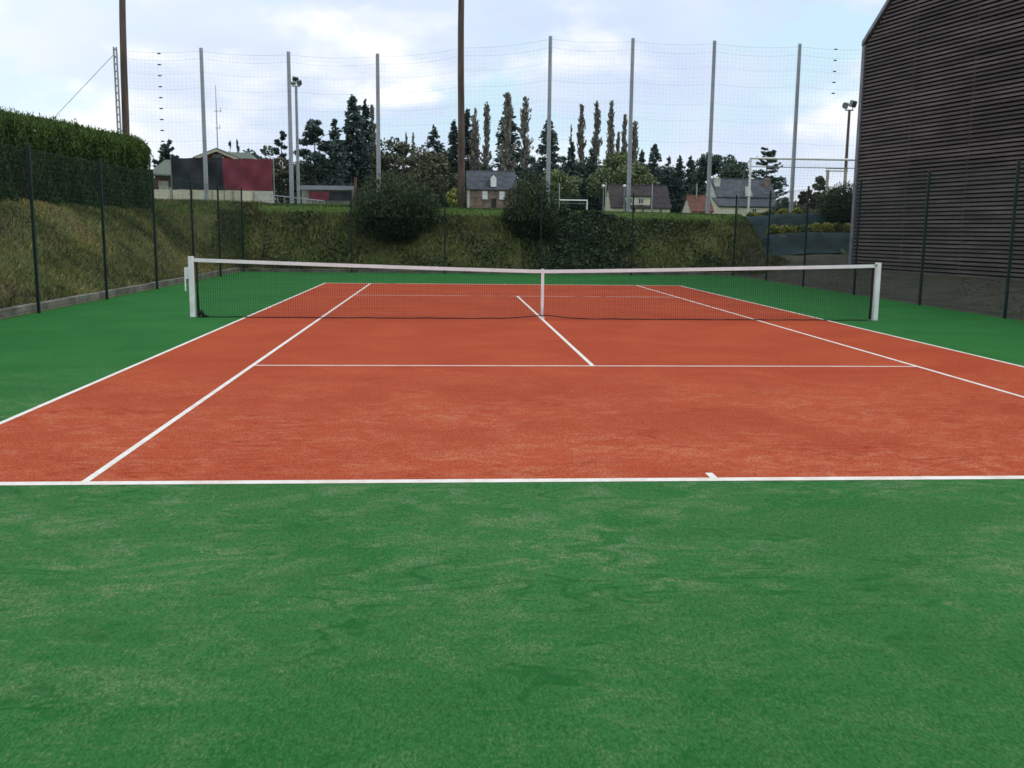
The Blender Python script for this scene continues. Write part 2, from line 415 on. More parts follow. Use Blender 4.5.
# ------------------------------------------------------------------ court fences
FX0, FX1, FY, FH = -9.40, 9.36, 19.30, 3.08
def fence(name, label, p0, p1, posts):
    root = empty(name, (p0[0], p0[1], 0)); tag(root, label, 'fence', 'green mesh fences around the court')
    o3 = np.array([p0[0], p0[1], 0.])
    V, Qd = fence_panel_wires(np.array(p0), np.array(p1), .06, 3.0, .05, .10, .0019)
    np_mesh('wire_mesh', V-o3, Qd, M_green_wire, root)
    V, Qd = wires([(p0[0], p0[1], 3.0), (p0[0], p0[1], 1.5), (p0[0], p0[1], .08)], [(p1[0], p1[1], 3.0), (p1[0], p1[1], 1.5), (p1[0], p1[1], .08)], np.array([.005, .003, .005]))
    np_mesh('tension_wire', V-o3, Qd, M_green_post, root)
    for x, y in posts:
        mb = MB(); mb.box((x-p0[0], y-p0[1], FH/2), (.055, .055, FH)); mb.box((x-p0[0], y-p0[1], FH+.008), (.062, .062, .016))
        mb.build('post', M_green_post, root, bevel=.008)
    return root
ys_l = [-10.6, -6.9, -3.1, .66, 4.36, 8.2, 12.05, 15.5]
fence('mesh_fence', 'green wire mesh fence on concrete kerb below the left grass bank', (FX0, -12.5), (FX0, FY), [(FX0, y) for y in ys_l])
fence('mesh_fence', 'green wire mesh fence along the far end in front of the grass bank', (FX0, FY), (FX1, FY), [(x, FY) for x in (FX0, -5.37, -1.85, 1.82, 5.35, FX1)])
ys_r = [-10.6, -6.9, -3.1, .63, 4.18, 7.93, 11.76, 15.32]
fence('mesh_fence', 'green wire mesh fence in front of the dark slatted hall', (FX1, -12.5), (FX1, FY), [(FX1, y) for y in ys_r])

# ------------------------------------------------------------------ ball-stop net with tall grey poles on top of the bank
NY = 26.0
root = empty('ball_stop_net', (0, NY, 0)); tag(root, 'tall pale ball-stop net on slim grey poles along the top of the far bank', 'ball net')
PX = [(-15.9, 9.2), (-12.3, 9.22), (-8.6, 9.15), (-4.78, 9.15), (-1.1, 9.6), (2.76, 10.06), (6.42, 10.06), (10.08, 10.04), (13.95, 10.0), (17.7, 10.0)]
pxs = np.array([a for a, _ in PX]); pzs = np.array([b for _, b in PX])
def ntop(x):
    i = np.clip(np.searchsorted(pxs, x)-1, 0, len(pxs)-2); f = (x-pxs[i])/(pxs[i+1]-pxs[i])
    return pzs[i]*(1-f)+pzs[i+1]*f-.12-.10*4*f*(1-f)
def sagf(x):
    i = np.clip(np.searchsorted(pxs, x)-1, 0, len(pxs)-2); f = (x-pxs[i])/(pxs[i+1]-pxs[i]); return 4*f*(1-f)
xv = np.arange(-15.5, 17.6, .17); gz0 = 2.55
A = np.stack([xv, 0*xv, np.full_like(xv, gz0)], 1); Bv = np.stack([xv+.02*rng.normal(size=len(xv)), 0*xv, ntop(xv)], 1)
parts = [wires(A, Bv, .0013)]
xh = np.linspace(-15.5, 17.6, 120)
def net_row(f, r, sag):
    z = gz0+(ntop(xh)-gz0)*f-sag*sagf(xh); P = np.stack([xh, 0*xh-.004, z], 1); return wires(P[:-1], P[1:], r)
for k in range(1, 42): parts.append(net_row(k/42, .0011, .03*random.random()))
V, Qd = cat_wires(parts); np_mesh('netting', V, Qd, M_netcord, root)
parts = [net_row(1.0, .0036, 0)]+[net_row(f, .0025, .05) for f in (.955, .87, .77, .655, .56, .43, .30, .17, .05)]
V, Qd = cat_wires(parts); np_mesh('rope', V, Qd, M_netcord, root)
for i, (x, zt) in enumerate(PX):
    if i in (4,): continue
    zb = float(H(x, NY))-.2
    mb = MB()
    if i == 0:                                           # slim lattice end mast
        for dx in (-.065, .065):
            for dy in (-.065, .065): mb.tube([(x+dx, dy+.1, zb), (x+dx*.9, dy*.9+.1, zt)], .02, 6)
        for z in np.arange(zb+.3, zt, .3): mb.box((x, .1, z), (.145, .13, .05))
        o = mb.build('pole', M_galv, root); o['label'] = 'slim lattice end mast behind the hedge'
    else:
        mb.tube([(x, .11, zb), (x, .11, zt)], [.098, .078], 14); mb.tube([(x, .11, zt), (x, .11, zt+.03)], [.084, .06], 14)
        mb.build('pole', M_galv, root, smooth=False)
for x, zs in ((-14.05, np.linspace(8.95, 5.3, 9)), (15.55, np.linspace(9.8, 7.9, 5))):
    for k, z in enumerate(zs):
        mb = MB(); mb.tube([(x-.08, -.02, z), (x, -.02, z), (x+.09, -.02, z)], [.012, .034, .012], 6); mb.build('turnbuckle', M_black, root)
mb = MB(); mb.tube([(-15.95, .1, 8.9), (-20.6, .1, 4.2), (-22.4, .1, 2.4)], .012, 5); mb.tube([(-15.95, .1, 4.6), (-19.2, .1, 2.4)], .012, 5); mb.build('guy_wire', M_galv_dk, root)

# two brown poles
def brown_pole(px, py, Y, h, label, lean=0.):
    g = at(px, py, Y); x = g[0]; z0 = float(H(x, Y))-.3
    mb = MB(); k = 9; zz = np.linspace(z0, z0+h, k)
    mb.tube([(x+.02*math.sin(i*1.3)+lean*(z-z0)/h, Y, z) for i, z in enumerate(zz)], np.linspace(.165, .105, k), 12)
    o = mb.build('wooden_pole', M_wood_pole, smooth=True); tag(o, label, 'pole', 'brown wooden poles'); return o
brown_pole(461, 150, 25.3, 16, 'tall rust-brown pole by the stone house, running out of the top of the picture')
brown_pole(122, 100, 26.6, 16, 'tall brown pole rising behind the right end of the clipped hedge', lean=.42)

# ------------------------------------------------------------------ sports hall with slatted timber wall
C0 = np.array([13.71, 18.45]); e = np.array([.2178, -.9760]); nrm = np.array([-.9760, -.2178])   # e: along the wall towards us; nrm: outward
hall = empty('sports_hall', (C0[0], C0[1], 0)); tag(hall, 'dark hall clad in horizontal weathered timber slats with grey corner trim', 'hall')
LEN = 27.0; EAVE = 8.55; SL = .93; FLAT = 13.2; sF = (FLAT-EAVE)/SL
def W(s, z, out=0.): q = e*s+nrm*out; return (q[0], q[1], z)
def wall_top(s): return min(EAVE+SL*s, FLAT)
ang = math.atan2(e[1], e[0])
mb = MB()
poly = [W(0, -.3), W(LEN, -.3), W(LEN, FLAT), W(sF, FLAT), W(0, EAVE)]
d = -nrm*18; mb.prism(poly, (d[0], d[1], 0)); mb.build('wall', M_louvre_back, hall)
mb = MB(); pitch = .1345; k = 0
z = .30
while z < FLAT-.05:
    s0 = .10 if z < EAVE-.05 else (z-EAVE)/SL+.14
    bottom = s0
    # boards in lengths with small random set and tilt
    cuts = [bottom]+[c for c in (2.80+.02*(k % 3), 5.75-.02*(k % 2), 8.7, 11.65, 14.6, 17.55, 20.5, 23.5) if c > bottom+.2]+[LEN]
    for a, b_ in zip(cuts[:-1], cuts[1:]):
        # the ground line rises towards the far corner, the cladding starts above it
        dz = random.uniform(-.006, .006); o1 = .035+random.uniform(0, .012)
        hh = .082
        P0 = [W(a+.004, z+dz, o1+.030), W(b_-.004, z+dz*.5, o1+.030), W(b_-.004, z+hh+dz*.5, o1), W(a+.004, z+hh+dz, o1)]
        P1 = [W(a+.004, z+dz+.006, o1+.004), W(b_-.004, z+dz*.5+.006, o1+.004), W(b_-.004, z+hh+dz*.5-.006, o1-.024), W(a+.004, z+hh+dz-.006, o1-.024)]
        mb.add(P0+P1, [(0,1,2,3),(7,6,5,4),(0,4,5,1),(3,2,6,7),(0,3,7,4),(1,5,6,2)])
    z += pitch; k += 1
slats = mb.build('slat_cladding', M_louvre, hall)
mb = MB()
for s in (2.82, 5.73, 8.7, 11.65, 14.6, 17.55):
    q = e*s+nrm*.012; mb.box((q[0], q[1], (wall_top(s)+.3)/2), (.13, .016, wall_top(s)-.4), rz=ang)
mb.build('batten', M_batten, hall)
mb = MB(); q = e*.03+nrm*.05; mb.box((q[0], q[1], EAVE/2), (.16, .13, EAVE-.0), rz=ang); mb.build('corner_trim', M_trim, hall)
mb = MB(); n2d = np.array([nrm[0], nrm[1]])
a, b_ = (W(-.06, EAVE+.0, -.2), W(sF, FLAT+.08, -.2))
poly = [W(-.08, EAVE-.02, .12), W(sF, FLAT+.02, .12), W(sF, FLAT+.20, .12), W(-.08, EAVE+.16, .12)]
d = -nrm*.2; mb.prism(poly, (d[0], d[1], 0)); mb.prism([W(sF, FLAT+.02, .12), W(LEN, FLAT+.02, .12), W(LEN, FLAT+.2, .12), W(sF, FLAT+.2, .12)], (d[0], d[1], 0)); mb.build('roof_trim', M_trim, hall)
mb = MB(); d = -nrm*18
mb.prism([W(-.08, EAVE+.02, -.09), W(sF, FLAT+.05, -.09), W(sF, FLAT+.15, -.09), W(-.08, EAVE+.12, -.09)], (d[0], d[1], 0))
mb.prism([W(sF, FLAT+.05, -.09), W(LEN, FLAT+.05, -.09), W(LEN, FLAT+.15, -.09), W(sF, FLAT+.15, -.09)], (d[0], d[1], 0)); mb.build('roof', M_trim, hall)
mb = MB(); poly = [W(0.02, -.3, .012), W(LEN, -.3, .012), W(LEN, .22, .012), W(.02, .29, .012)]; d = nrm*.012; mb.prism(poly, (d[0], d[1], 0)); mb.build('plinth', M_kerb, hall)

# ------------------------------------------------------------------ foliage builders
PAL = {  # dark, mid, light; distance haze is mixed into the tree colours
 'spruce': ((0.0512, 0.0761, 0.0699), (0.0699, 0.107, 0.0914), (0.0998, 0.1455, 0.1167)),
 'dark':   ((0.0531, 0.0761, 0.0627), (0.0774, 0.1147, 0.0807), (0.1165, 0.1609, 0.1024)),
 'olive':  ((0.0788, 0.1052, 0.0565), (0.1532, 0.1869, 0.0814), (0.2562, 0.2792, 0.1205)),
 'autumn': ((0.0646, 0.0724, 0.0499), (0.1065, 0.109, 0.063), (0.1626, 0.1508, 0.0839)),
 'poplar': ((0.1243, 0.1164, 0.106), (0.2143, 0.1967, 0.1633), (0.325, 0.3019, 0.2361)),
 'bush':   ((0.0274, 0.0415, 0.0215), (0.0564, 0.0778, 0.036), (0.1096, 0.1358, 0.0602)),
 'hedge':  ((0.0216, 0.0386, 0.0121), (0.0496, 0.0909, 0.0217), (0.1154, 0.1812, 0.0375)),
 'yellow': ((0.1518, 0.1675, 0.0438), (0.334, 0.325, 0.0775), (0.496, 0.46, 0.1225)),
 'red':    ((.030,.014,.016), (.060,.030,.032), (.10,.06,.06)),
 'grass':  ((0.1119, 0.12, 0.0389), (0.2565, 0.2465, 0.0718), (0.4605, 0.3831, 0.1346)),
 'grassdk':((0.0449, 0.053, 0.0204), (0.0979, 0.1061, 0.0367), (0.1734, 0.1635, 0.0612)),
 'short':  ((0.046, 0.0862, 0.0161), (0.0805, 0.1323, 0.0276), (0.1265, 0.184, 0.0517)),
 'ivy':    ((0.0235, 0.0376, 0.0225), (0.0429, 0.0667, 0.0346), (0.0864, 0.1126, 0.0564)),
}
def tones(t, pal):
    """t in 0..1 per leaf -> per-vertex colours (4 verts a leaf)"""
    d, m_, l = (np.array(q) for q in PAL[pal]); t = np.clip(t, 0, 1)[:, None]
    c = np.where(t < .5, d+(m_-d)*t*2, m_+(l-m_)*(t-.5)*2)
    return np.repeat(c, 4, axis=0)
def trunk(root, h, r, rs, lean=0., limbs=0, spread=1.5):
    mb = MB(); k = 6; zz = np.linspace(-.4, h, k)
    mb.tube([(lean*z/h+.04*math.sin(z), .03*math.cos(z*1.3), z) for z in zz], np.linspace(r, r*.25, k), 8)
    for _ in range(limbs):
        z = h*rs.uniform(.3, .85); a = rs.uniform(0, 6.28); ln = spread*rs.uniform(.5, 1.)
        mb.tube([(0, 0, z), (math.cos(a)*ln*.5, math.sin(a)*ln*.5, z+ln*.35), (math.cos(a)*ln, math.sin(a)*ln, z+ln*.5)], [r*.4, r*.25, r*.1], 5)
    mb.build('trunk', M_bark, root, smooth=True)
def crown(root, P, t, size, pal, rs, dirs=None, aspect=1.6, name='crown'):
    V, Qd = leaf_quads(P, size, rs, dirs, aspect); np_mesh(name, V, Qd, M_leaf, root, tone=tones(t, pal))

def spruce(root, h, r, pal, rs, n=3600, droop=.25, dens=1.0, base=.03):
    trunk(root, h*.97, max(.12, h*.012), rs)
    P, T, Dv = [], [], []
    k = 15; nb = int(n*1.35/k)
    for i in range(nb):
        f = base+(1-base)*(1-rs.random()**.72)
        rad = r*((1-f)**.66)*rs.uniform(.45, 1.2)+.03*r
        a = rs.uniform(0, 6.283)
        u = rs.random(k)**.6; x = u*rad
        z = f*h-droop*x*u+.14*x*(u > .75)+rs.normal(size=k)*.010*h
        sp = rs.normal(size=k)*.12*rad*(1.15-u)
        P.append(np.stack([math.cos(a)*x-math.sin(a)*sp, math.sin(a)*x+math.cos(a)*sp, z], 1))
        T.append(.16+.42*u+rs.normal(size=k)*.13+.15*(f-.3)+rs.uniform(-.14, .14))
        Dv.append(np.tile([math.cos(a), math.sin(a), -.2], (k, 1)))
    P.append(np.stack([rs.normal(size=40)*.04*r, rs.normal(size=40)*.04*r, h*(.9+.1*rs.random(40))], 1)); T.append(.35+rs.normal(size=40)*.1); Dv.append(np.tile([0, 0, 1.], (40, 1)))
    crown(root, np.vstack(P), np.concatenate(T), .016*h+.05, pal, rs, np.vstack(Dv), 1.9)
def broad(root, h, r, pal, rs, n=3600, lobes=26, base=.12, leaf=None, top=1.0):
    trunk(root, h*.6, max(.12, h*.018), rs, limbs=5, spread=r*.7)
    P, T = [], []
    zc = h*(base+(1-base)*.5); hz = h*(1-base)*.5
    for i in range(lobes):
        d = rs.normal(size=3); d /= np.linalg.norm(d); q = rs.uniform(.45, .88)
        c = np.array([d[0]*r*q, d[1]*r*q, zc+d[2]*hz*q*top]); lr = r*rs.uniform(.24, .42)
        k = int(n/lobes); dd = rs.normal(size=(k, 3)); dd /= np.linalg.norm(dd, axis=1)[:, None]
        rr = lr*(.55+.5*rs.random(k))
        pt = c+dd*rr[:, None]*np.array([1, 1, .8]); P.append(pt)
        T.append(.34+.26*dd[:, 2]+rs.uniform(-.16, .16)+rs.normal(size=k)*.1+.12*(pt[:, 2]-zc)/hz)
    P = np.vstack(P); T = np.concatenate(T); ok = P[:, 2] > .03*h
    crown(root, P[ok], T[ok], leaf or (.020*h+.10), pal, rs, None, 1.4)
def poplar(root, h, r, pal, rs, n=2000, base=.1):
    trunk(root, h*.94, max(.1, h*.010), rs)
    P, T, Dv = [], [], []
    nb = int(n/18); mbb = MB()
    for i in range(nb):
        f = base+(1-base)*rs.random()**.9
        prof = (1-f)**.55*min(1., .35+f*3.)*1.15
        rad = 1.4*r*prof*rs.uniform(.4, 1.05); a = rs.uniform(0, 6.283); ln = h*rs.uniform(.07, .13)
        u = rs.random(18)
        x = rad*u**.7+rs.normal(size=18)*.1*r; z = np.minimum(f*h-ln*.4+ln*u, h*1.02)
        P.append(np.stack([math.cos(a)*x, math.sin(a)*x, z], 1)+rs.normal(size=(18, 3))*.06*r)
        T.append(.35+.3*u+rs.normal(size=18)*.16+rs.uniform(-.15, .15)); Dv.append(np.tile([math.cos(a)*.3, math.sin(a)*.3, 1.], (18, 1)))
    crown(root, np.vstack(P), np.concatenate(T), .0125*h+.04, pal, rs, np.vstack(Dv), 2.6)
def pine(root, h, r, pal, rs, n=3200, lobes=22, base=.25):
    trunk(root, h*.95, max(.15, h*.014), rs, limbs=9, spread=r*.8)
    P, T = [], []
    for i in range(lobes):
        f = base+(1-base)*(i+.5)/lobes; a = rs.uniform(0, 6.283); pr = (1-((f-.45)/.62)**2); pr = max(.18, pr)
        q = rs.uniform(.25, .95)*r*pr; c = np.array([math.cos(a)*q, math.sin(a)*q, f*h]); lr = r*rs.uniform(.22, .40)*(.6+.4*pr)
        k = int(n/lobes); dd = rs.normal(size=(k, 3)); dd /= np.linalg.norm(dd, axis=1)[:, None]; rr = lr*rs.random(k)**.5
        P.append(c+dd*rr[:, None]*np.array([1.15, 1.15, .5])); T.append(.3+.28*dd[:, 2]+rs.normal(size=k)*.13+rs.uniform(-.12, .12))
    crown(root, np.vstack(P), np.concatenate(T), .020*h+.08, pal, rs, None, 1.7)
def cedar(root, h, r, pal, rs, n=3600):
    """open conifer: separate upswept branches at all heights"""
    trunk(root, h*.97, max(.14, h*.014), rs)
    P, T, Dv = [], [], []
    nb = 105; k = int(n/nb)
    for i in range(nb):
        f = .04+.94*(1-rs.random()**.8); a = rs.uniform(0, 6.283); rad = r*(1-f)**.6*rs.uniform(.6, 1.12)+.05*r
        u = rs.random(k)**.65; x = rad*u; sp = rs.normal(size=k)*.11*rad
        z = f*h-.16*x+.30*rad*u*u+rs.normal(size=k)*.008*h
        P.append(np.stack([math.cos(a)*x-math.sin(a)*sp, math.sin(a)*x+math.cos(a)*sp, z], 1)); T.append(.2+.4*u+rs.normal(size=k)*.12)
        Dv.append(np.tile([math.cos(a), math.sin(a), .15], (k, 1)))
    crown(root, np.vstack(P), np.concatenate(T), .019*h+.05, pal, rs, np.vstack(Dv), 2.0)

KIND = {'spruce': (spruce, 'spruce', 'conifer_tree'), 'darkspruce': (spruce, 'spruce', 'conifer_tree'), 'broad': (broad, 'dark', 'broadleaf_tree'),
        'olive': (broad, 'olive', 'broadleaf_tree'), 'autumn': (broad, 'autumn', 'broadleaf_tree'), 'poplar': (poplar, 'poplar', 'poplar_tree'),
        'pine': (pine, 'spruce', 'pine_tree'), 'cedar': (cedar, 'spruce', 'conifer_tree'), 'red': (broad, 'red', 'shrub'), 'yellow': (broad, 'yellow', 'shrub')}
_tseed = [100]
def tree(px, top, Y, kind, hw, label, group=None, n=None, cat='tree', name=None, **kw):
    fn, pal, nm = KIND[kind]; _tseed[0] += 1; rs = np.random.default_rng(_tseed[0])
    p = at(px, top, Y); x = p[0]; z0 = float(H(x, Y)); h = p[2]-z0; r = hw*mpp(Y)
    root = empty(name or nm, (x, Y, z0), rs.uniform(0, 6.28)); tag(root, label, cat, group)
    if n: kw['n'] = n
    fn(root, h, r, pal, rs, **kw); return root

G1 = 'trees of the wood beyond the playing field'; G2 = 'bare brown poplars above the wood'
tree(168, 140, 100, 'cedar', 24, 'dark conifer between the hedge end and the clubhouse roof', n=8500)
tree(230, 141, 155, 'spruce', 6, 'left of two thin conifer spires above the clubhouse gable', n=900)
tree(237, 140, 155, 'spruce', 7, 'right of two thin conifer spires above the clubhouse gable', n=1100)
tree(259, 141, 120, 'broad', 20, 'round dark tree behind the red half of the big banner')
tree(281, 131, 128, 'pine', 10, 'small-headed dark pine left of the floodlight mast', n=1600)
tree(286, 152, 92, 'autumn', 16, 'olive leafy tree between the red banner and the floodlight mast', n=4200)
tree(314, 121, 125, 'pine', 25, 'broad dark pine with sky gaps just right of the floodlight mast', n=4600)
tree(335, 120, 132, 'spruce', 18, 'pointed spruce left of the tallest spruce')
tree(353, 97, 138, 'spruce', 27, 'tallest dark spruce, left of the third grey net pole', n=5600)
tree(365, 100, 146, 'spruce', 17, 'spruce half hidden behind the right side of the tallest spruce')
tree(372, 109, 172, 'poplar', 4.5, 'single thin poplar right beside the tallest spruce', G2)
tree(393, 136, 132, 'autumn', 25, 'yellowish round tree right of the third grey net pole', n=4600)
tree(406, 135, 190, 'poplar', 3, 'small poplar tip, left of two over the yellowish tree', G2, n=700)
tree(413, 133, 190, 'poplar', 3.2, 'small poplar tip, right of two over the yellowish tree', G2, n=700)
tree(434, 126, 160, 'spruce', 24, 'dark conical tree peeping over round crowns left of the brown pole')
tree(432, 143, 122, 'autumn', 29, 'broad brownish-green tree left of the stone house and brown pole', n=5200)
tree(454, 122, 152, 'spruce', 16, 'dark spruce touching the brown pole on its left')
tree(468, 109, 152, 'spruce', 20, 'dark spruce rising right behind the brown pole')
tree(475, 112, 150, 'poplar', 6, 'brown poplar standing in front of the spruce at the brown pole', G2)
tree(487, 105, 182, 'poplar', 5.5, 'slim poplar alone in the gap above the stone house', G2)
tree(508, 103, 152, 'spruce', 23, 'wide dark spruce above the stone house roof', n=4600)
tree(508, 97, 146, 'poplar', 8, 'tall brown poplar in front of the wide spruce above the stone house', G2, n=2200)
tree(525, 101, 180, 'poplar', 9, 'broad-based brown poplar right of the stone house', G2, n=2200)
tree(549, 120, 142, 'spruce', 25, 'dark spruce behind the grey net pole above the right bush', n=4600)
tree(571, 127, 180, 'poplar', 2.2, 'stunted bare poplar stem left of the poplar row', G2, n=350)
for px, tp, hw, lb in ((582, 108, 5.5, 'leftmost slim poplar of the row of three on the skyline'), (597.5, 105, 6, 'middle slim poplar of the row of three on the skyline'),
                       (612, 105, 5.5, 'rightmost slim poplar of the row of three on the skyline'), (618.5, 135, 3, 'short poplar squeezed beside the row of three'),
                       (625, 118, 4, 'poplar just left of the net pole above the brown-roofed house'), (635, 124, 6, 'poplar just right of the net pole above the brown-roofed house')):
    tree(px, tp, 182, 'poplar', hw, lb, G2, n=1900)
tree(572, 142, 152, 'spruce', 14, 'dark conifer under the stunted poplar stem')
tree(592, 148, 148, 'spruce', 18, 'dark conifer behind the left side of the pale willow')
tree(560, 168, 122, 'olive', 22, 'yellow-green round tree behind the small white goal', n=4600)
tree(622, 150, 140, 'olive', 33, 'large yellow-green willow-like tree behind the brown-roofed house', n=6500)
tree(642, 150, 150, 'spruce', 12, 'narrow conifer showing right behind the yellow-green willow')
tree(655, 145, 152, 'spruce', 20, 'tallest conifer of the dark row right of the willow')
tree(669, 158, 150, 'spruce', 16, 'second conifer from the left in the dark jagged row', n=2600)
tree(680, 156, 150, 'spruce', 15, 'third conifer from the left in the dark jagged row', n=2600)
tree(691, 156, 152, 'spruce', 16, 'last conifer of the dark jagged row by the red-tiled roof', n=2600)
tree(715, 143, 140, 'broad', 22, 'dark tall round tree behind the slate house, left of two', n=5200)
tree(737, 147, 134, 'broad', 21, 'dark round tree behind the slate house, right of two', n=5200)
tree(768, 146, 128, 'cedar', 28, 'open layered conifer behind the right chimney of the slate house', n=4200)
LB = 'dark leafy tree massed in the wood behind the houses'
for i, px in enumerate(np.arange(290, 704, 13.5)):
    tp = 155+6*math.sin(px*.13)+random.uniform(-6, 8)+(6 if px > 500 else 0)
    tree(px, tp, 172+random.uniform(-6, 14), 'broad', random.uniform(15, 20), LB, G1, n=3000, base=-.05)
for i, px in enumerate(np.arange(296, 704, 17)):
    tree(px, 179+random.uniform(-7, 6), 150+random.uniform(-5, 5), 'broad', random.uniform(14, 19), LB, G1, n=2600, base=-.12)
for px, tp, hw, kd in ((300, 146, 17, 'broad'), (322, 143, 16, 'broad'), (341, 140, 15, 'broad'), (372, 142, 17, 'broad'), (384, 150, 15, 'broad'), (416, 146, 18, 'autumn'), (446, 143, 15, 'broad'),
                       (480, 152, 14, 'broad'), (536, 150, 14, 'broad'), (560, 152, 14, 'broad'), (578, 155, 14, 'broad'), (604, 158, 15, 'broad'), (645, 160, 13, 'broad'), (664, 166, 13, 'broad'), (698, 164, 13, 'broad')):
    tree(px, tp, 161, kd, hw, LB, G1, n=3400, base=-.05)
for px, tp, hw in ((258, 168, 16), (276, 172, 12), (160, 172, 10)):
    tree(px, tp, 130, 'broad', hw, LB, G1, n=2200, base=-.1)
tree(455, 186, 62, 'yellow', 9, 'rusty yellow shrub just left of the brown pole', name='shrub', cat='shrub', n=1500)
tree(823, 172, 62, 'autumn', 10, 'small leafy tree left of the pale wooden frame', n=2400)
tree(808, 187, 50, 'red', 9, 'purple-brown leafless shrub beside the right grey net pole', cat='shrub', n=1200)
tree(786, 196, 70, 'broad', 9, 'low dark bush between slate house and purple shrub', cat='shrub', name='shrub', n=1500)
tree(836, 190, 46, 'autumn', 16, 'scrubby bush under the pale wooden frame', cat='shrub', name='shrub', n=2400)
tree(800, 205, 40, 'autumn', 12, 'low scrub at the foot of the purple-brown shrub', cat='shrub', name='shrub', n=1500)

for px, tp, hw in ((781, 199, 12), (795, 196, 13), (808, 200, 12), (822, 196, 13), (838, 193, 14), (853, 196, 13)):
    tree(px, tp, 95+random.uniform(-5, 5), 'autumn', hw, 'scrubby bush closing the view between the slate house and the hall', 'scrub row beyond the terraces', n=1500, cat='shrub', name='shrub', base=-.25)
tree(148, 166, 90, 'autumn', 10, 'leafy shrub against the right end of the clipped hedge', n=2200, cat='shrub', name='shrub', base=-.1)

# near bushes on the bank
def near_bush(cx, cy, w, h, pal, label, n=11000, leaf=.085, dz=0., seed=1, lobes=34):
    rs = np.random.default_rng(seed); z0 = float(H(cx, cy))+dz
    root = empty('bush', (cx, cy, z0)); tag(root, label, 'bush')
    mb = MB()
    for _ in range(16):
        a = rs.uniform(0, 6.28); q = rs.uniform(.2, .75); hh = h*rs.uniform(.5, .95)
        mb.tube([(0, 0, -.2), (math.cos(a)*w*.2*q, math.sin(a)*w*.2*q, hh*.5), (math.cos(a)*w*.5*q, math.sin(a)*w*.4*q, hh)], [.03, .018, .006], 5)
    mb.build('stem', M_bark, root)
    P, T, Dv = [], [], []
    for i in range(lobes):
        d = rs.normal(size=3); d /= np.linalg.norm(d); d[2] = abs(d[2])*rs.choice([1, 1, .3, -.25]); q = rs.uniform(.3, .86)
        c = np.array([d[0]*w*.5*q, d[1]*w*.42*q, h*.36+d[2]*h*.60*q]); lr = w*rs.uniform(.10, .2)
        k = n//lobes; dd = rs.normal(size=(k, 3)); dd /= np.linalg.norm(dd, axis=1)[:, None]; rr = lr*(.35+.85*rs.random(k))
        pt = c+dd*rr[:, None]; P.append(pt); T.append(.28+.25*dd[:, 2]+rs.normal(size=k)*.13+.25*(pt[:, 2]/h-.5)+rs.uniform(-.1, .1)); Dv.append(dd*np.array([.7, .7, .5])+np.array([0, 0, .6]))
    # wispy shoots
    ks = n//6; a = rs.uniform(0, 6.28, ks); q = rs.random(ks)**.5
    pt = np.stack([np.cos(a)*w*.52*q, np.sin(a)*w*.42*q, h*(.45+.68*rs.random(ks)*(1-.55*q*q))], 1); P.append(pt); T.append(.45+rs.normal(size=ks)*.2); Dv.append(np.tile([0, 0, 1.], (ks, 1)))
    V, Qd = leaf_quads(np.vstack(P), leaf, rs, np.vstack(Dv), 2.2); np_mesh('foliage', V, Qd, M_leaf, root, tone=tones(np.concatenate(T), pal))
    return root
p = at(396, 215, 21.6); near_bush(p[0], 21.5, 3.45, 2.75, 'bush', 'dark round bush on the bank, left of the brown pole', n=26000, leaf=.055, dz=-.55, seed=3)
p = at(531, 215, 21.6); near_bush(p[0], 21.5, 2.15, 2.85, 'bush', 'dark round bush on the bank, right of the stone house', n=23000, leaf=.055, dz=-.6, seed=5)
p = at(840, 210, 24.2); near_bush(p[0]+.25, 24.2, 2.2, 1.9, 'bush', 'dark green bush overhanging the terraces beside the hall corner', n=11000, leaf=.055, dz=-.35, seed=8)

# dark creeping growth on the bank
rs = np.random.default_rng(21); n = 15000
x = rs.normal(3.6, 1.25, n); y = 19.6+3.1*rs.random(n)**.9; ok = (x > 1.2) & (x < 6.0+.8*np.sin(y*3)); x, y = x[ok], y[ok]
lump = .16*np.abs(np.sin(x*2.3+1.)*np.sin(y*3.1+x))+.05
z = H(x, y)+lump*rs.random(len(x))*1.7+.02
V, Qd = leaf_quads(np.stack([x, y, z], 1), .085, rs, None, 1.4)
tag(np_mesh('ground_ivy', V, Qd, M_leaf, tone=tones(.3+rs.normal(size=len(x))*.2+lump, 'ivy')), 'dark creeping undergrowth covering the bank right of the bushes', 'undergrowth', kind='stuff')

def fb(x, y, seed, sc_):
    q = np.random.default_rng(seed); o = np.zeros(len(x)); amp = 1.
    for k in range(5):
        for _ in range(5):
            a = q.uniform(0, 6.283); f = sc_*2**k*q.uniform(.7, 1.3); o += amp*np.sin((x*math.cos(a)+y*math.sin(a))*f+q.uniform(0, 6.28))
        amp *= .62
    return .5+o*.16
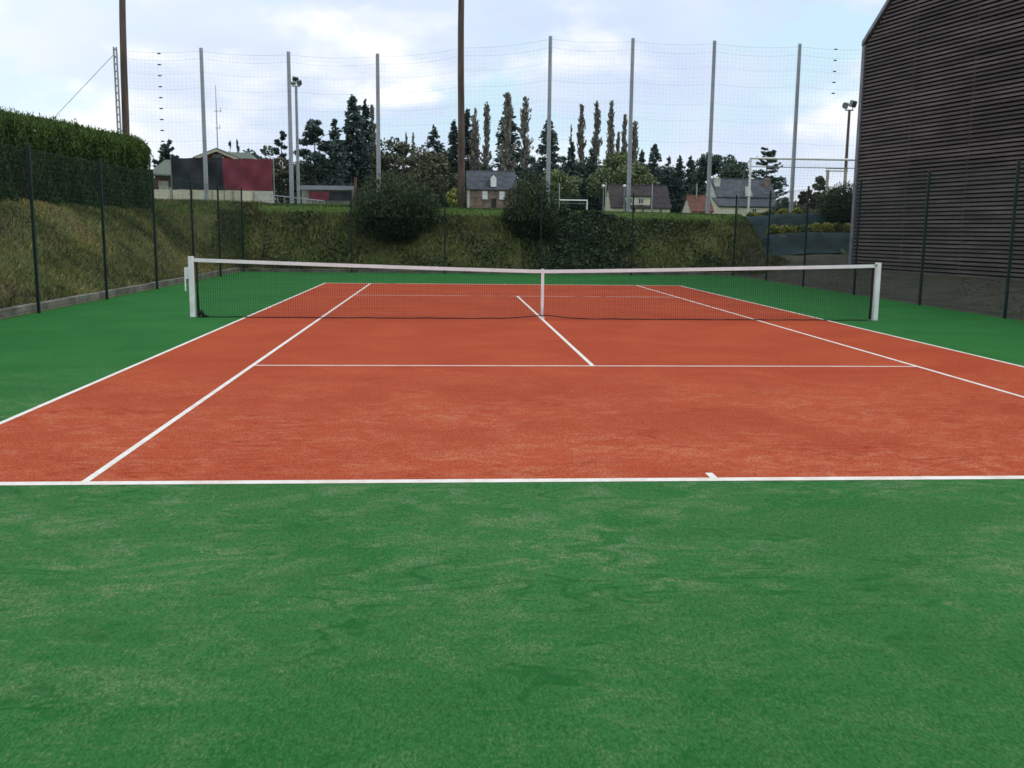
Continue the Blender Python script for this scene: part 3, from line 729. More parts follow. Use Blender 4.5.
# grass blades on the banks
def blades(name, x, y, hgt, pal, tt, label, wid=.024, lean=1.3, seed=4, green=1.):
    rs = np.random.default_rng(seed); n = len(x); z = H(x, y)-.02
    h = hgt*(.5+rs.random(n)); a = rs.uniform(0, 6.283, n); ln = h*lean*rs.random(n); b = rs.uniform(0, 6.283, n)
    base = np.stack([x, y, z], 1); tip = base+np.stack([np.cos(b)*ln, np.sin(b)*ln, h], 1); w = np.stack([np.cos(a), np.sin(a), 0*a], 1)*wid*.5
    midp = base*.45+tip*.55+np.array([0, 0, .1])*h[:, None]
    V = np.stack([base-w, base+w, midp+w*.8, tip], 1).reshape(-1, 3)
    tn = tones(tt, pal); gq = np.repeat(np.clip((fb(x, y, seed+50, 1.6)-.52)*3+rs.normal(size=n)*.25, 0, 1), 4)[:, None]; bq = np.repeat(np.clip((fb(x, y, seed+90, 2.2)-.60)*3+rs.normal(size=n)*.2, 0, 1), 4)[:, None]
    tn = tn*(1-gq*.75*green)+tones(tt, 'short')*gq*.75*green*.72; tn = tn*(1-bq*.7)+tn.mean(1)[:, None]*np.array([1.25, .92, .55])*bq*.62
    return tag(np_mesh(name, V, np.arange(4*n).reshape(-1, 4), M_blade, tone=tn), label, 'grass', kind='stuff')
rs = np.random.default_rng(30); n = 26000
x = -9.4-7.5*rs.random(n); y = 16.5+8.*rs.random(n); ok = ~((x < -12.6) & (y < 20.2)) & ~((x > -9.7) & (y < 19.6)); x, y = x[ok], y[ok]
patch = fb(x, y, 1, 1.1)*1.3-.15; up = H(x, y)/2.7
blades('bank_grass', x, y, .13, 'grass', .10+.45*patch+rs.normal(size=len(x))*.2-.1*up, 'rough grass in the corner where the two banks meet', seed=9)
rs = np.random.default_rng(31); n = 80000
x = -9.72-3.6*rs.random(n); y = -7+26.5*rs.random(n)
patch = fb(x, y, 1, 1.1)*1.3-.15
blades('bank_grass', x, y, .085, 'grass', .05+.75*patch+rs.normal(size=n)*.2, 'rough yellow-brown grass on the left bank')
n = 54000; x = -11+22.75*rs.random(n); y = 19.6+2.9*rs.random(n)
patch = fb(x, y, 2, 1.3)*1.3-.15
blades('bank_grass', x, y, .12, 'grassdk', .0+.75*patch+rs.normal(size=n)*.2, 'darker rough grass and weeds on the far bank', seed=6)
n = 26000; x = -12.2+23.9*rs.random(n); y = 22.2+2.2*rs.random(n)
blades('field_grass', x, y, .075, 'short', .5+rs.normal(size=n)*.22, 'short green grass along the crest of the far bank', seed=7, wid=.03)
rs = np.random.default_rng(55); n = 1400
x = -9.7-3.3*rs.random(n); y = -6+25.5*rs.random(n); cl = fb(x, y, 17, 2.5) > .55; x, y = x[cl], y[cl]
blades('dry_stalks', x, y, .20, 'grass', .75+rs.normal(size=len(x))*.2, 'dry standing stalks on the left bank', wid=.02, lean=.5, seed=12, green=.3)
n = 3500; x = -9+20*rs.random(n); y = 19.7+2.4*rs.random(n); cl = fb(x, y, 18, 2.5) > .55; x, y = x[cl], y[cl]
blades('dry_stalks', x, y, .28, 'grass', .5+rs.normal(size=len(x))*.25, 'dry standing stalks on the far bank', wid=.02, lean=.5, seed=13, green=.3)
n = 5200; x = 9.5+6*rs.random(n); y = -4+25*rs.random(n); cl = (fb(x, y, 19, 1.2) > .5) & (x < 13.4+.218*(18.5-y)); x, y = x[cl], y[cl]
P = np.stack([x, y, H(x, y)+.012+.01*rs.random(len(x))], 1); Vq, Qd = leaf_quads(P, .06, rs, np.stack([rs.normal(size=len(x)), rs.normal(size=len(x)), 0*x], 1), 1.3); Vq[:, 2] = np.repeat(P[:, 2], 4)+rs.normal(size=len(Vq))*.006
tag(np_mesh('fallen_leaves', Vq, Qd, M_leaf, tone=tones(.3+rs.normal(size=len(x))*.35, 'autumn')), 'dead leaves and small stones on the bare ground beside the hall', 'litter', kind='stuff')
# brambles: tangled leaves sprinkled on the far bank
n = 9000; x = -9+19*rs.random(n); y = 19.6+2.7*rs.random(n); keep = (np.sin(x*1.7+2)*np.sin(y*2.2+x*.5)+rs.normal(size=n)*.35) > .35; x, y = x[keep], y[keep]
V, Qd = leaf_quads(np.stack([x, y, H(x, y)+.05+.16*rs.random(len(x))], 1), .09, rs, None, 1.5)
tag(np_mesh('brambles', V, Qd, M_leaf, tone=tones(.45+rs.normal(size=len(x))*.25, 'bush')), 'low brambles scattered over the far bank', 'undergrowth', kind='stuff')

# ------------------------------------------------------------------ clipped hedge on the left bank
rs = np.random.default_rng(41)
hx, hy0, hy1, hb, ht = -12.75, -9.0, 20.2, 2.0, 4.58
hedge = empty('clipped_hedge', (0, 0, 0)); tag(hedge, 'tall clipped green hedge along the top of the left bank', 'hedge')
mb = MB()
for a_, b_ in ((hy0, -1.), (-1., 6.), (6., 13.), (13., hy1-.55)):
    zt_ = 4.43+.028*(a_-7.4)-.16; mb.box((hx-1.0, (a_+b_)/2, (hb+zt_)/2-.05), (1.42, b_-a_, zt_-hb))
mb.build('twig_core', plain('dark_twig_core', (.008, .011, .005), 1.), hedge)
def hedge_top(y): return 4.43+.028*(y-7.4)+.03*np.sin(y*1.1)+.02*np.sin(y*3.3+1)
nf = 190000
y = hy0+(hy1-hy0)*rs.random(nf); f = rs.random(nf); z = hb+(hedge_top(y)-hb)*f
bul = .10*np.sin(y*2.1+np.sin(z*2.3)*1.2)+.06*np.sin(y*5.3+z*1.7); ends = np.exp(-(hy1-y)/.35)*.55
rnd = np.maximum(0, f-.86)/.14
xf = hx+bul-ends*.8-.5*rnd**2-np.abs(rs.normal(size=nf))*.10
P1 = np.stack([xf, y, z], 1)
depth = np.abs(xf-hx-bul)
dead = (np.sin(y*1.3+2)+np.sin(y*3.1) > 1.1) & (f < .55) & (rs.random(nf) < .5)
T1 = .10+.30*f+.38*np.maximum(0, f-.6)/.4+rs.normal(size=nf)*.17+.12*bul/.1*.6-depth*.4  # deeper leaves painted darker: shade inside the hedge put into the tone
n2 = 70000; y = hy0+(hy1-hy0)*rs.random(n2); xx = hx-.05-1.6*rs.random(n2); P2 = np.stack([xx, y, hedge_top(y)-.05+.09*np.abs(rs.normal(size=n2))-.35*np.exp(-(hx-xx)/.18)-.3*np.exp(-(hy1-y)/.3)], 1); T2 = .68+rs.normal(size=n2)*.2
n3 = 14000; z = hb+(ht-hb)*rs.random(n3); xx = hx-.1-1.6*rs.random(n3); fz = (z-hb)/(ht-hb); P3 = np.stack([xx, hy1-.05-.12*np.abs(rs.normal(size=n3))+.08*np.sin(xx*4+z*3)-.35*np.maximum(0, fz-.85)/.15-.35*(1-fz)*rs.random(n3), z], 1); T3 = .30+.35*fz+rs.normal(size=n3)*.18
P = np.vstack([P1, P2, P3]); T = np.concatenate([T1, T2, T3])
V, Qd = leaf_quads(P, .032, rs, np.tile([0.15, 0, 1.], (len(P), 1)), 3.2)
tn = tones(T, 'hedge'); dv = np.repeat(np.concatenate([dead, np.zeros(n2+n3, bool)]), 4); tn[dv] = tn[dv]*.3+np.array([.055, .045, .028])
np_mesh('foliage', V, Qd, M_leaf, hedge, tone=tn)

# ------------------------------------------------------------------ planted terraces with ground cloth beside the hall
def cloth(x0, x1, y0, y1, name):
    a = np.linspace(x0, x1, 40); b = np.linspace(y0, y1, 14); X, Y = np.meshgrid(a, b)
    Z = H(X, Y)+.045+.012*np.sin(X*5+Y*2)+.01*np.sin(X*11)
    i = np.arange(X.size).reshape(X.shape); q = np.stack([i[:-1, :-1], i[:-1, 1:], i[1:, 1:], i[1:, :-1]], -1).reshape(-1, 4)
    return np_mesh(name, np.stack([X.ravel(), Y.ravel(), Z.ravel()], 1), q, M_geocloth, smooth=True)
tag(cloth(11.35, 18.5, 21.5, 23.05, 'ground_cloth'), 'blue-green weed cloth on the lower terrace beside the hall', 'ground cloth', 'weed cloth on the terraces')
tag(cloth(11.3, 18.5, 23.45, 24.9, 'ground_cloth'), 'blue-green weed cloth on the upper terrace above the yellow shrubs', 'ground cloth', 'weed cloth on the terraces')
def low_shrub(px, py, Y, w, h, pal, label, group, seed):
    rs = np.random.default_rng(seed); p = at(px, py, Y); z0 = float(H(p[0], Y))
    root = empty('low_shrub', (p[0], Y, z0)); tag(root, label, 'shrub', group); n = 900
    d = rs.normal(size=(n, 3)); d /= np.linalg.norm(d, axis=1)[:, None]; d[:, 2] = np.abs(d[:, 2]); q = rs.random(n)**.4
    P = d*q[:, None]*np.array([w*.5, .3, h])+np.array([0, 0, .03]); P[:, 2] += .06*np.sin(P[:, 0]*9+seed)
    V, Qd = leaf_quads(P, .075, rs, d, 1.6); np_mesh('foliage', V, Qd, M_leaf, root, tone=tones(.25+.4*d[:, 2]*q+rs.normal(size=n)*.2, pal))
for i, px in enumerate((777, 789, 801, 813, 826, 838, 850)):
    low_shrub(px, 230, 23.25, .85+.3*random.random(), .26+.16*random.random(), 'yellow' if i not in (2, 5) else 'olive', 'low yellow-green shrub in the strip between the two cloth terraces', 'low shrubs on the terrace strip', 60+i)
for i, px in enumerate((754, 768, 782, 797)):
    low_shrub(px, 211, 25.2, .6, .22, 'yellow' if i != 1 else 'olive', 'low yellow-green shrub along the top edge of the upper terrace', 'low shrubs along the terrace top', 80+i)

# ------------------------------------------------------------------ playing field furniture
def goal(x0, x1, Y, depth, label, r=.055, net=True, hz=2.44):
    z0 = float(H((x0+x1)/2, Y)); root = empty('football_goal', ((x0+x1)/2, Y, z0)); tag(root, label, 'goal', 'white football goals'); w = (x1-x0)/2
    for s in (-1, 1):
        mb = MB(); mb.tube([(s*w, 0, -.1), (s*w, 0, hz)], r, 10); mb.build('post', M_white, root)
        mb = MB(); mb.tube([(s*w, 0, hz-.03), (s*w, depth*.45, hz-.35), (s*w, depth, .0)], r*.45, 8); mb.build('stanchion', M_galv_dk, root)
    mb = MB(); mb.tube([(-w-r, 0, hz), (w+r, 0, hz)], r, 10); mb.build('crossbar', M_white, root)
    mb = MB(); mb.tube([(-w, depth*.45, hz-.35), (w, depth*.45, hz-.35)], r*.4, 8); mb.build('back_bar', M_galv_dk, root)
    if net:
        xs = np.arange(-w, w+.01, .14); prof = [(0, hz), (depth*.45, hz-.35), (depth, 0.)]
        parts = []
        for a, b_ in zip(prof[:-1], prof[1:]):
            parts.append(wires(np.stack([xs, 0*xs+a[0], 0*xs+a[1]], 1), np.stack([xs, 0*xs+b_[0], 0*xs+b_[1]], 1), .0025))
            for f in np.arange(0, 1, .14/np.hypot(b_[0]-a[0], b_[1]-a[1])):
                q = (a[0]+(b_[0]-a[0])*f, a[1]+(b_[1]-a[1])*f); parts.append(wires([(-w, *q)], [(w, *q)], .0025))
        V, Qd = cat_wires(parts); np_mesh('netting', V, Qd, M_netcord, root)
goal(12.87, 20.19, 29.0, 1.9, 'large white goal frame seen beside the hall corner, in front of the slate house', hz=2.72)
p0, p1 = at(529, 210, 100), at(587, 210, 100); goal(p0[0], p1[0], 100, 2.0, 'small distant white goal just right of the right-hand bush', r=.07, net=False)
# slim far ball-stop posts
for px, tp, lb in ((559.5, 184, 'slim grey field post above the small white goal'), (606, 183, 'slim grey field post left of the brown-roofed house'), (652.5, 184, 'slim grey field post in front of the brown-roofed house'), (697, 184, 'slim grey field post in front of the red-tiled roof')):
    p = at(px, tp, 106); z0 = float(H(p[0], 106)); mb = MB(); mb.tube([(0, 0, -.3), (0, 0, p[2]-z0)], [.075, .06], 8); mb.tube([(0, 0, p[2]-z0), (0, 0, p[2]-z0+.05)], [.08, .05], 8)
    tag(mb.build('field_post', M_galv, loc=(p[0], 106, z0)), lb, 'post', 'slim posts at the far end of the field')

def floodlight(px, tp, Y, heads, label, r=.12, mat=M_wood_pole):
    p = at(px, tp, Y); z0 = float(H(p[0], Y)); h = p[2]-z0
    root = empty('floodlight_mast', (p[0], Y, z0)); tag(root, label, 'floodlight', 'floodlight masts')
    mb = MB(); mb.tube([(0, 0, -.3), (0, 0, h)], [r, r*.7], 10); mb.build('mast', mat, root)
    s = mpp(Y)
    mb = MB(); mb.box((0, 0, h-.02), (8*s, .08, .08)); mb.build('bracket', M_galv_dk, root)
    for dx, dz, w, hh, ry, rz in heads:
        mb = MB(); mb.box((0, 0, 0), (w*s, .28, hh*s)); mb.box((0, .16, 0), (w*s*.7, .10, hh*s*.7)); o = mb.build('lamp', M_galv_dk, root, bevel=.03); o.location = (dx*s, 0, h+dz*s); o.rotation_euler = (.3, ry, rz)
        mb = MB(); mb.box((0, -.15, 0), (w*s*.84, .03, hh*s*.8)); mb.build('glass', M_glass, o)
        mb = MB(); mb.tube([(dx*s, 0, h-.02), (dx*s, 0, h+dz*s)], .03, 6); mb.build('stem', M_galv_dk, root)
floodlight(296, 86, 62, [(-.5, 6.5, 5.5, 4, .1, .3), (-2.6, 2.5, 3, 2.5, .5, -.8), (3, 3.2, 3.5, 5, -.5, .9)], 'floodlight mast with a cluster of lamps beside the second grey net pole', mat=M_galv_dk, r=.14)
floodlight(849.5, 110, 46, [(3.2, 6, 6, 6.5, .1, .4), (-4.2, 4.2, 2.6, 6, -.3, 1.0)], 'floodlight mast with two lamps close to the hall corner')

# radio antenna
p = at(215.5, 85, 88); z0 = float(H(p[0], 88)); h = p[2]-z0
root = empty('radio_antenna', (p[0], 88, z0)); tag(root, 'thin radio antenna rising above the clubhouse gable', 'antenna')
mb = MB(); mb.tube([(0, 0, 0), (0, 0, h*.62), (0, 0, h)], [.07, .05, .025], 8); mb.build('mast', M_galv_dk, root)
for zz, hw in ((at(215, 111, 88)[2]-z0, .45), (at(215, 128, 88)[2]-z0, .3)):
    mb = MB(); mb.tube([(-hw*.6, 0, zz), (hw, 0, zz)], .03, 6); mb.tube([(hw, 0, zz-.1), (hw, 0, zz+.35)], .03, 6); mb.build('cross_arm', M_galv_dk, root)

# big two-tone banner on two posts
def banner(px0, px1, pxm, ptop, pbot, Y, label, wave=.06):
    a, b_ = at(px0, ptop, Y), at(px1, ptop, Y); m_ = at(pxm, ptop, Y); lo = at((px0+px1)/2, pbot, Y)[2]; hi = at((px0+px1)/2, ptop, Y)[2]
    root = empty('banner', (a[0], Y, float(H(a[0], Y)))); tag(root, label, 'banner', 'black and red banners'); z0 = root.location.z
    for nm, xa, xb, mt in (('black_panel', a[0], m_[0], M_cloth_black), ('red_panel', m_[0], b_[0], M_cloth_red)):
        X, Z = np.meshgrid(np.linspace(xa-a[0], xb-a[0], 40), np.linspace(lo-z0, hi-z0, 18))
        Yv = wave*np.sin(X*2.2+Z*1.3)+wave*.5*np.sin(X*5.3-Z*2.7)+.03*np.sin((X+Z)*3)
        Z = Z-.05*np.sin((X)*1.9)**2*(Z > (hi+lo)/2-z0)
        i = np.arange(X.size).reshape(X.shape); q = np.stack([i[:-1, :-1], i[:-1, 1:], i[1:, 1:], i[1:, :-1]], -1).reshape(-1, 4)
        np_mesh(nm, np.stack([X.ravel(), Yv.ravel(), Z.ravel()], 1), q, mt, root, smooth=True)
    for x in (-.06, m_[0]-a[0], b_[0]-a[0]+.06):
        mb = MB(); mb.tube([(x, .14, -.2), (x, .14, hi-z0+.1)], .04, 8); mb.build('post', M_galv_dk, root)
banner(171, 272, 222.5, 158, 190, 50, 'large banner, black left half and dark red right half, at the field edge')

# low cream wall behind the banner
p0, p1 = at(150, 188, 58), at(274, 188, 58); z0 = float(H(p0[0], 58))
root = empty('garden_wall', (p0[0], 58, z0)); tag(root, 'low cream wall below the big banner in front of the clubhouse', 'wall')
hh = p0[2]-z0; wl = p1[0]-p0[0]
for i in range(6):
    a = wl*i/6; mb = MB(); mb.box((a+wl/12, 0, hh/2-.1), (wl/6-.18, .14, hh-.2+.2)); mb.build('panel', M_cream if i != 5 else M_palewall, root)
    mb = MB(); mb.box((a, 0, hh/2), (.16, .2, hh+.1)); mb.build('pillar', M_palewood, root)
# railing at the edge of the field
p0, p1 = at(271, 195, 42), at(324, 201, 42); z0 = float(H(p0[0], 42))
root = empty('railing', (p0[0], 42, z0)); tag(root, 'low pale tubular railing on the crest by the second net pole', 'railing'); ln = p1[0]-p0[0]; za, zb = p0[2]-z0, p1[2]-z0
mb = MB(); mb.tube([(0, 0, za), (ln, 0, zb)], .03, 8); mb.build('rail', M_galv, root)
for i in range(9):
    f = i/8; mb = MB(); mb.tube([(ln*f, 0, -.2), (ln*f, 0, za+(zb-za)*f)], .022, 6); mb.build('upright', M_galv, root)

# pale wooden frame (right)
p = at(828, 168, 36); q = at(846, 168, 36); z0 = float(H(p[0], 36)); w = q[0]-p[0]; h = p[2]-z0
root = empty('play_frame', (p[0], 36, z0)); tag(root, 'pale wooden play frame left of the floodlight mast with two lamps', 'play frame')
for x in (0, w):
    mb = MB(); mb.box((x, 0, h/2-.2), (.13, .13, h+.2)); mb.build('post', M_palewood, root, bevel=.01)
for dz in (0, -.14):
    mb = MB(); mb.box((w/2, 0, h+dz-.02), (w+.25, .10, .06)); mb.build('beam', M_palewood, root, bevel=.01)

# ------------------------------------------------------------------ houses beyond the field
def gable_house(name, label, px0, px1, eave, ridge, Y, depth, wall, roof, over=.25, cat='house', group=None):
    a, b_ = at(px0, eave, Y), at(px1, eave, Y); x0, x1 = a[0], b_[0]; ze = (a[2]+b_[2])/2; zr = at((px0+px1)/2, ridge, Y+depth/2)[2]
    z0 = float(H((x0+x1)/2, Y)); root = empty(name, ((x0+x1)/2, Y, z0)); tag(root, label, cat, group); w = (x1-x0)/2; he, hr = ze-z0, zr-z0
    mb = MB(); mb.prism([(-w+.05, 0, -.6), (-w+.05, depth, -.6), (-w+.05, depth, he-.05), (-w+.05, depth/2, hr-.08), (-w+.05, 0, he-.05)], (2*w-.1, 0, 0)); mb.build('wall', wall, root)
    mb = MB(); th = .16
    sl = (hr-he)/(depth/2)
    mb.prism([(-w-over*.4, -over, he-over*sl), (-w-over*.4, depth/2, hr), (-w-over*.4, depth/2, hr+th), (-w-over*.4, -over, he-over*sl+th)], (2*w+over*.8, 0, 0))
    mb.prism([(-w-over*.4, depth/2, hr), (-w-over*.4, depth+over, he-over*sl), (-w-over*.4, depth+over, he-over*sl+th), (-w-over*.4, depth/2, hr+th)], (2*w+over*.8, 0, 0))
    mb.tube([(-w-over*.4, depth/2, hr+th), (w+over*.4, depth/2, hr+th)], .09, 6)
    rf = mb.build('roof', roof, root)
    return root, w, he, hr, rf
def window(root, x, z, w, h, y=-.02, shutter=None, frame=M_white, glass=M_glass):
    mb = MB(); mb.box((x, y, z), (w, .06, h)); f = mb.build('window', frame, root)
    if shutter is None:
        for s in (-1, 1):
            mb = MB(); mb.box((x+s*w*.24, y-.035, z), (w*.36, .02, h*.82)); mb.build('pane', glass, f)
    mb = MB(); mb.box((x, y-.05, z-h/2-.05), (w*1.15, .14, .08)); mb.build('sill', M_palewall, f)
    return f
def chimney(rf, x, y, z0, z1, w=.6, mat=M_stone):
    mb = MB(); mb.box((x, y, (z0+z1)/2), (w, .6, z1-z0)); mb.box((x, y, z1+.05), (w+.14, .74, .1)); mb.tube([(x-.12, y, z1+.1), (x-.12, y, z1+.4)], .09, 8); mb.tube([(x+.13, y, z1+.1), (x+.13, y, z1+.35)], .09, 8); return mb.build('chimney', mat, rf)
HG = 'houses beyond the playing field'
Y = 135
root, w, he, hr, rf = gable_house('stone_house', 'stone house with slate roof and white dormer right of the brown pole', 467, 516, 189, 172, Y, 7.0, M_stone, M_slate, group=HG)
s = mpp(Y); X = lambda px: at(px, 190, Y)[0]-root.location.x; Z = lambda py: at(490, py, Y)[2]-root.location.z
window(root, X(485), Z(195), 5*s, 7.5*s, shutter=1); window(root, X(502), Z(195), 5*s, 7.5*s, shutter=1)
mb = MB(); mb.box((X(493.5), .9, Z(182.5)), (5.6*s, 1.7, 8*s)); mb.prism([(X(490.3), .02, Z(178.5)), (X(496.7), .02, Z(178.5)), (X(493.5), .02, Z(175))], (0, 1.8, 0)); d_ = mb.build('dormer', M_white, root)
mb = MB(); mb.box((X(489), .9, Z(183)), (2.2*s, 1.4, 6.5*s)); mb.build('dormer_cheek', M_glass, d_)
mb = MB(); mb.box((X(468.5), -.05, he/2-.3), (2.5*s, .08, he+.5)); mb.build('quoin', M_palewall, root)
mb = MB(); mb.box((X(494), -.03, Z(203)), (5*s, .06, 9*s)); mb.build('door', M_brownroof, root)

Y = 128
root, w, he, hr, rf = gable_house('brown_roofed_house', 'cream house with steep dark brown roof and wide dormer behind the grey net pole', 611, 670.5, 207, 186.5, Y, 6.5, M_cream, M_brownroof, group=HG)
s = mpp(Y); X = lambda px: at(px, 200, Y)[0]-root.location.x; Z = lambda py: at(640, py, Y)[2]-root.location.z
mb = MB(); mb.box((X(638.5), 1.6, Z(201.5)), (24*s, 3.0, 9*s)); d_ = mb.build('dormer', M_cream, root)
mb = MB(); mb.box((X(638.5), 1.5, Z(196.3)), (26*s, 3.3, 1.2*s)); mb.build('dormer_roof', M_brownroof, d_)
for px in (632, 641): window(d_, X(px), Z(201), 5*s, 6*s, y=.08)
for px in (625, 643, 652, 661): window(root, X(px), Z(211), 3*s, 5*s)
mb = MB(); mb.box((X(634), -.03, Z(211.5)), (3*s, .06, 8*s)); mb.build('door', M_brownroof, root)

Y = 112
root, w, he, hr, rf = gable_house('slate_house', 'cream house with slate roof and two tall chimneys behind the large goal', 717, 776, 197, 180.5, Y, 7.0, M_palewall, M_slate, group=HG)
s = mpp(Y); X = lambda px: at(px, 195, Y)[0]-root.location.x; Z = lambda py: at(745, py, Y)[2]-root.location.z
chimney(rf, X(721), 2.2, Z(196), Z(179), .75, M_palewall); chimney(rf, X(772), 2.2, Z(196), Z(179), .75, M_stone)
mb = MB(); mb.prism([(X(745), -.12, Z(197)), (X(753), -.12, Z(197)), (X(749), -.12, Z(186))], (0, 2.2, 0)); mb.build('gablet', M_palewall, root)
mb = MB(); mb.prism([(X(712), -3.2, Z(208)), (X(712), 0, Z(199)), (X(712), 0, Z(198)), (X(712), -3.3, Z(207))], (61*s, 0, 0)); mb.build('lean_to_roof', M_slate, root)
mb = MB(); mb.prism([(X(713), -3.0, Z(217)), (X(713), -.06, Z(217)), (X(713), -.06, Z(200)), (X(713), -3.0, Z(208.3))], (59*s, 0, 0)); lt = mb.build('lean_to_wall', M_cream, root)
for px in (724, 748, 764): window(root, X(px), Z(202), 3.2*s, 5*s) if px != 748 else window(lt, X(px), Z(211), 4*s, 4.5*s, y=-3.03)
Y = 104
root, w, he, hr, rf = gable_house('red_roofed_shed', 'small outbuilding with orange-red tiled roof left of the slate house', 691, 713, 211, 197, Y, 5.0, M_palewall, M_redtile, group=HG)
mb = MB(); mb.box((.2, -.03, he*.4), (.9, .06, he*.8)); mb.build('door', M_brownroof, root)

# clubhouse
Y = 82
a, b_ = at(152, 160, Y), at(247, 160, Y); xc = at(217.5, 150, Y)[0]; z0 = float(H(xc, Y)); s = mpp(Y)
root = empty('clubhouse', (xc, Y, z0)); tag(root, 'green-roofed brick clubhouse with pale gable boards behind the big banner', 'clubhouse')
Zc = lambda py: at(217, py, Y)[2]-z0; Xc = lambda px: at(px, 160, Y)[0]-xc
mb = MB(); mb.prism([(Xc(197), 0, -.4), (Xc(239), 0, -.4), (Xc(239), 0, Zc(159)), (Xc(217.5), 0, Zc(151)), (Xc(197), 0, Zc(159))], (0, 8, 0)); mb.build('wall', M_brick, root)
mb = MB()
for sgn in (-1, 1):
    xe = Xc(194) if sgn < 0 else Xc(241); zt = Zc(149.6); ze = Zc(159.2)
    mb.prism([(0, -.5, zt), (xe, -.5, ze), (xe, -.5, ze+.14), (0, -.5, zt+.14)], (0, 9, 0))
mb.prism([(Xc(182), 2, Zc(160)), (Xc(252), 2, Zc(160)), (Xc(240), 5, Zc(148.5)), (Xc(200), 5, Zc(147.5))], (0, 4, -.3))
rf = mb.build('roof', M_greenroof, root)
mb = MB()
for sgn in (-1, 1):
    xe = Xc(194) if sgn < 0 else Xc(241)
    mb.prism([(0, -.6, Zc(149.6)-.22), (xe, -.6, Zc(159.2)-.22), (xe, -.6, Zc(159.2)+.02), (0, -.6, Zc(149.6)+.02)], (0, .08, 0))
mb.build('barge_board', M_palewood, root)
mb = MB(); mb.box((Xc(217.5), -.03, Zc(156)), (9*s, .08, 3.2*s)); mb.build('window', M_glass, root)
mb = MB(); mb.prism([(Xc(151), -1.5, Zc(177)), (Xc(178), -1.5, Zc(177)), (Xc(178), 3, Zc(160)), (Xc(156), 3, Zc(160))], (0, .1, .15)); mb.build('wing_roof', M_greenroof, root)
mb = MB(); mb.box(((Xc(153)+Xc(197))/2, 2.5, Zc(178)/2-.2), (Xc(197)-Xc(153), 4.6, Zc(178)+.4)); wg = mb.build('wing_wall', M_brick, root)
mb = MB(); mb.box((Xc(162), .17, Zc(188)), (9*s, .06, 12*s)); mb.build('window', M_palewall, wg)
mb = MB(); mb.box((Xc(180), .17, Zc(190)), (6*s, .06, 20*s)); mb.build('door', M_white, wg)
mb = MB(); mb.tube([(Xc(151.5), -1.4, -.3), (Xc(151.5), -1.4, Zc(178))], .08, 8); mb.build('porch_post', M_palewood, root)

# parked car by the clubhouse
p = at(164, 197, 74); z0 = float(H(p[0], 74))
root = empty('parked_car', (p[0], 74, z0+.25), .15); tag(root, 'dark red car parked in front of the clubhouse wing', 'car')
prof = [(-2.0, .25), (-2.05, .62), (-1.55, .86), (-.95, .92), (-.35, 1.38), (.85, 1.42), (1.55, 1.0), (2.0, .92), (2.05, .3)]
mb = MB(); mb.prism([(x, -.8, z) for x, z in prof], (0, 1.6, 0)); body = mb.build('body', M_carpaint, root, bevel=.06)
mb = MB(); mb.prism([(-.75, -.815, .95), (-.3, -.815, 1.30), (.80, -.815, 1.34), (1.35, -.815, .98)], (0, .01, 0)); mb.build('window', M_glass, body)
for x in (-1.3, 1.3):
    for y in (-.72, .72):
        mb = MB(); mb.tube([(x, y-.1, .3), (x, y+.1, .3)], .31, 16); wh = mb.build('wheel', M_rubber, root)
        mb = MB(); mb.tube([(x, y-.115, .3), (x, y+.115, .3)], .18, 12); mb.build('rim', M_galv, wh)

# covered stand with a second black and red banner
Y = 72
p0, p1 = at(298, 187, Y), at(353, 187, Y); z0 = float(H(p0[0], Y)); s = mpp(Y); Xc = lambda px: at(px, 190, Y)[0]-p0[0]; Zc = lambda py: at(325, py, Y)[2]-z0
root = empty('covered_stand', (p0[0], Y, z0)); tag(root, 'low grey-roofed stand right of the floodlight mast', 'stand')
mb = MB(); mb.prism([(Xc(297), -.4, Zc(190.5)), (Xc(297), 2.8, Zc(184.8)), (Xc(297), 2.8, Zc(184.2)), (Xc(297), -.4, Zc(189.8))], (Xc(353)-Xc(297), 0, 0)); mb.build('roof', M_slate, root)
mb = MB(); mb.box(((Xc(297)+Xc(352))/2, 2.6, Zc(186)/2-.2), (Xc(352)-Xc(298), .12, Zc(186)+.3)); mb.build('back_wall', M_palewall, root)
for px in (299, 326, 351):
    mb = MB(); mb.tube([(Xc(px), .1, -.3), (Xc(px), .1, Zc(190))], .05, 8); mb.build('post', M_galv_dk, root)
mb = MB(); mb.box((Xc(353.5), 2.0, Zc(177)/2), (2.2*s, .5, Zc(177))); mb.box((Xc(353.5), 2.0, Zc(177)+.05), (2.8*s, .6, .1)); mb.build('flue', M_brick, root)
banner(309, 352, 329, 191.3, 200.5, Y-.3, 'small low banner, red left part and black right part, on the covered stand')
bn = [o for o in col.objects if o.name.startswith('banner')][-1]
for ch in bn.children:                                     # this one hangs the other way round: red at left
    if ch.type == 'MESH' and ch.name.startswith('black_panel'): ch.data.materials[0] = M_cloth_red; ch.name = 'red_panel'
    elif ch.type == 'MESH' and ch.name.startswith('red_panel'): ch.data.materials[0] = M_cloth_black; ch.name = 'black_panel'

# two white globe lamps by the brown-roofed house
for px, lb in ((603.5, 'white globe lamp post left of the brown-roofed house'), (624.5, 'white globe lamp post against the brown roof beside the net pole')):
    p = at(px, 186, 115); z0 = float(H(p[0], 115)); root = empty('street_lamp', (p[0], 115, z0)); tag(root, lb, 'street lamp', 'white globe lamps'); h = p[2]-z0
    mb = MB(); mb.tube([(0, 0, -.3), (0, 0, h-.2)], [.08, .05], 8); mb.build('pole', M_galv_dk, root)
    mb = MB(); mb.tube([(0, 0, h-.2), (0, 0, h-.12), (0, 0, h), (0, 0, h+.12), (0, 0, h+.2)], [.08, .2, .25, .2, .06], 12); mb.build('globe', M_lamp, root, smooth=True)

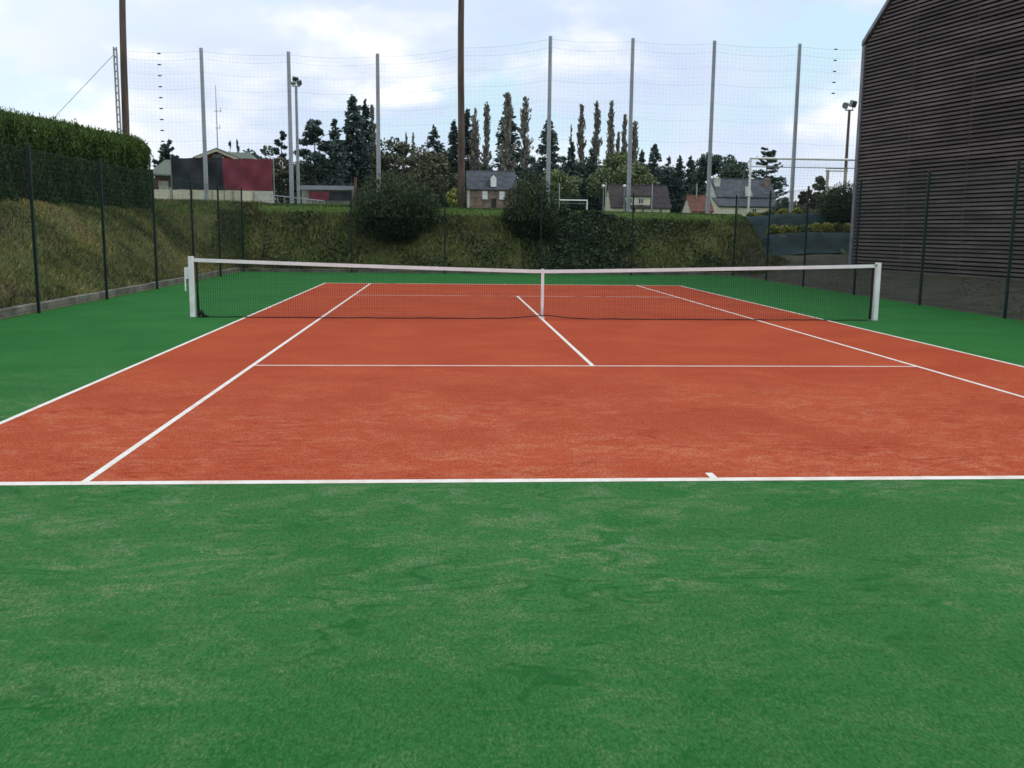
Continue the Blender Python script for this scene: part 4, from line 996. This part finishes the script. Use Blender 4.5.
# ------------------------------------------------------------------ light
SUN_EL, SUN_AZ = 50, 100                      # azimuth clockwise from +y: ahead and to the right, behind thin cloud
sd = bpy.data.lights.new('sun', 'SUN'); so = bpy.data.objects.new('sun', sd); col.objects.link(so)
sd.energy = 1.2; sd.angle = R(14); sd.color = (1.0, .96, .90)
dv = Vector((math.sin(R(SUN_AZ))*math.cos(R(SUN_EL)), math.cos(R(SUN_AZ))*math.cos(R(SUN_EL)), math.sin(R(SUN_EL))))
so.rotation_euler = dv.to_track_quat('Z', 'Y').to_euler(); so.location = dv*60

w = bpy.data.worlds.new('World'); scene.world = w; w.use_nodes = True; nt = w.node_tree
bg = nt.nodes['Background']; bg.inputs['Strength'].default_value = .1
sky = N(nt, 'ShaderNodeTexSky', sky_type='NISHITA'); sky.sun_disc = False; sky.sun_elevation = R(SUN_EL); sky.sun_rotation = R(SUN_AZ); sky.altitude = 100; sky.air_density = 1.0; sky.dust_density = 1.5
tcw = N(nt, 'ShaderNodeTexCoord').outputs['Generated']
sx = N(nt, 'ShaderNodeSeparateXYZ'); L(nt, tcw, sx.inputs[0])
az = sx.outputs[0]; el = sx.outputs[2]
v1 = mapping(nt, tcw, (1, 1, 2.3), loc=(.35, 0, .18))
n1 = noise(nt, v1, 4.2, 6, .55, .25); n2 = noise(nt, mapping(nt, tcw, (1, 1, 2.2), loc=(3.1, 1.2, .4)), 5.2, 5, .52, .3); n3 = noise(nt, mapping(nt, tcw, (1, 1, 2.2), loc=(7.1, 4.2, 1.4)), 2.6, 4, .5)
# colours are radiances / 0.1
grey = mix(nt, maprange(nt, n3, .35, .65), (6.5, 7.7, 9.8), (8.2, 9.1, 10.5))
cl = mix(nt, maprange(nt, n2, .45, .66), grey, (11.2, 11.3, 11.4))
blue = mix(nt, .85, sky.outputs[0], (6.9, 9.5, 10.8))
cl = mix(nt, math_(nt, 'MULTIPLY', maprange(nt, n1, .54, .40), .9), cl, blue)
lowb = maprange(nt, el, .12, .0, 0, .7)                    # brighter band of cloud low down
cl = mix(nt, math_(nt, 'MULTIPLY', lowb, maprange(nt, n2, .36, .58)), cl, (10.8, 10.8, 10.9))
cl = mix(nt, maprange(nt, az, .02, -.38, 0, .28), cl, (10.8, 11.2, 11.4))
# overcast skies are brighter overhead
up = maprange(nt, el, .22, .9, 1.0, 1.25)
cl2 = mix(nt, 1.0, cl, (1, 1, 1), 'MULTIPLY')
sc = N(nt, 'ShaderNodeVectorMath', operation='SCALE'); L(nt, cl2, sc.inputs[0]); L(nt, up, sc.inputs['Scale'])
L(nt, sc.outputs[0], bg.inputs['Color'])

scene.view_settings.view_transform = 'Standard'; scene.view_settings.look = 'None'; scene.view_settings.exposure = 0; scene.view_settings.gamma = 1
scene.render.engine = 'CYCLES'; scene.cycles.max_bounces = 6; scene.cycles.transparent_max_bounces = 8
scene.cycles.filter_width = 1.6
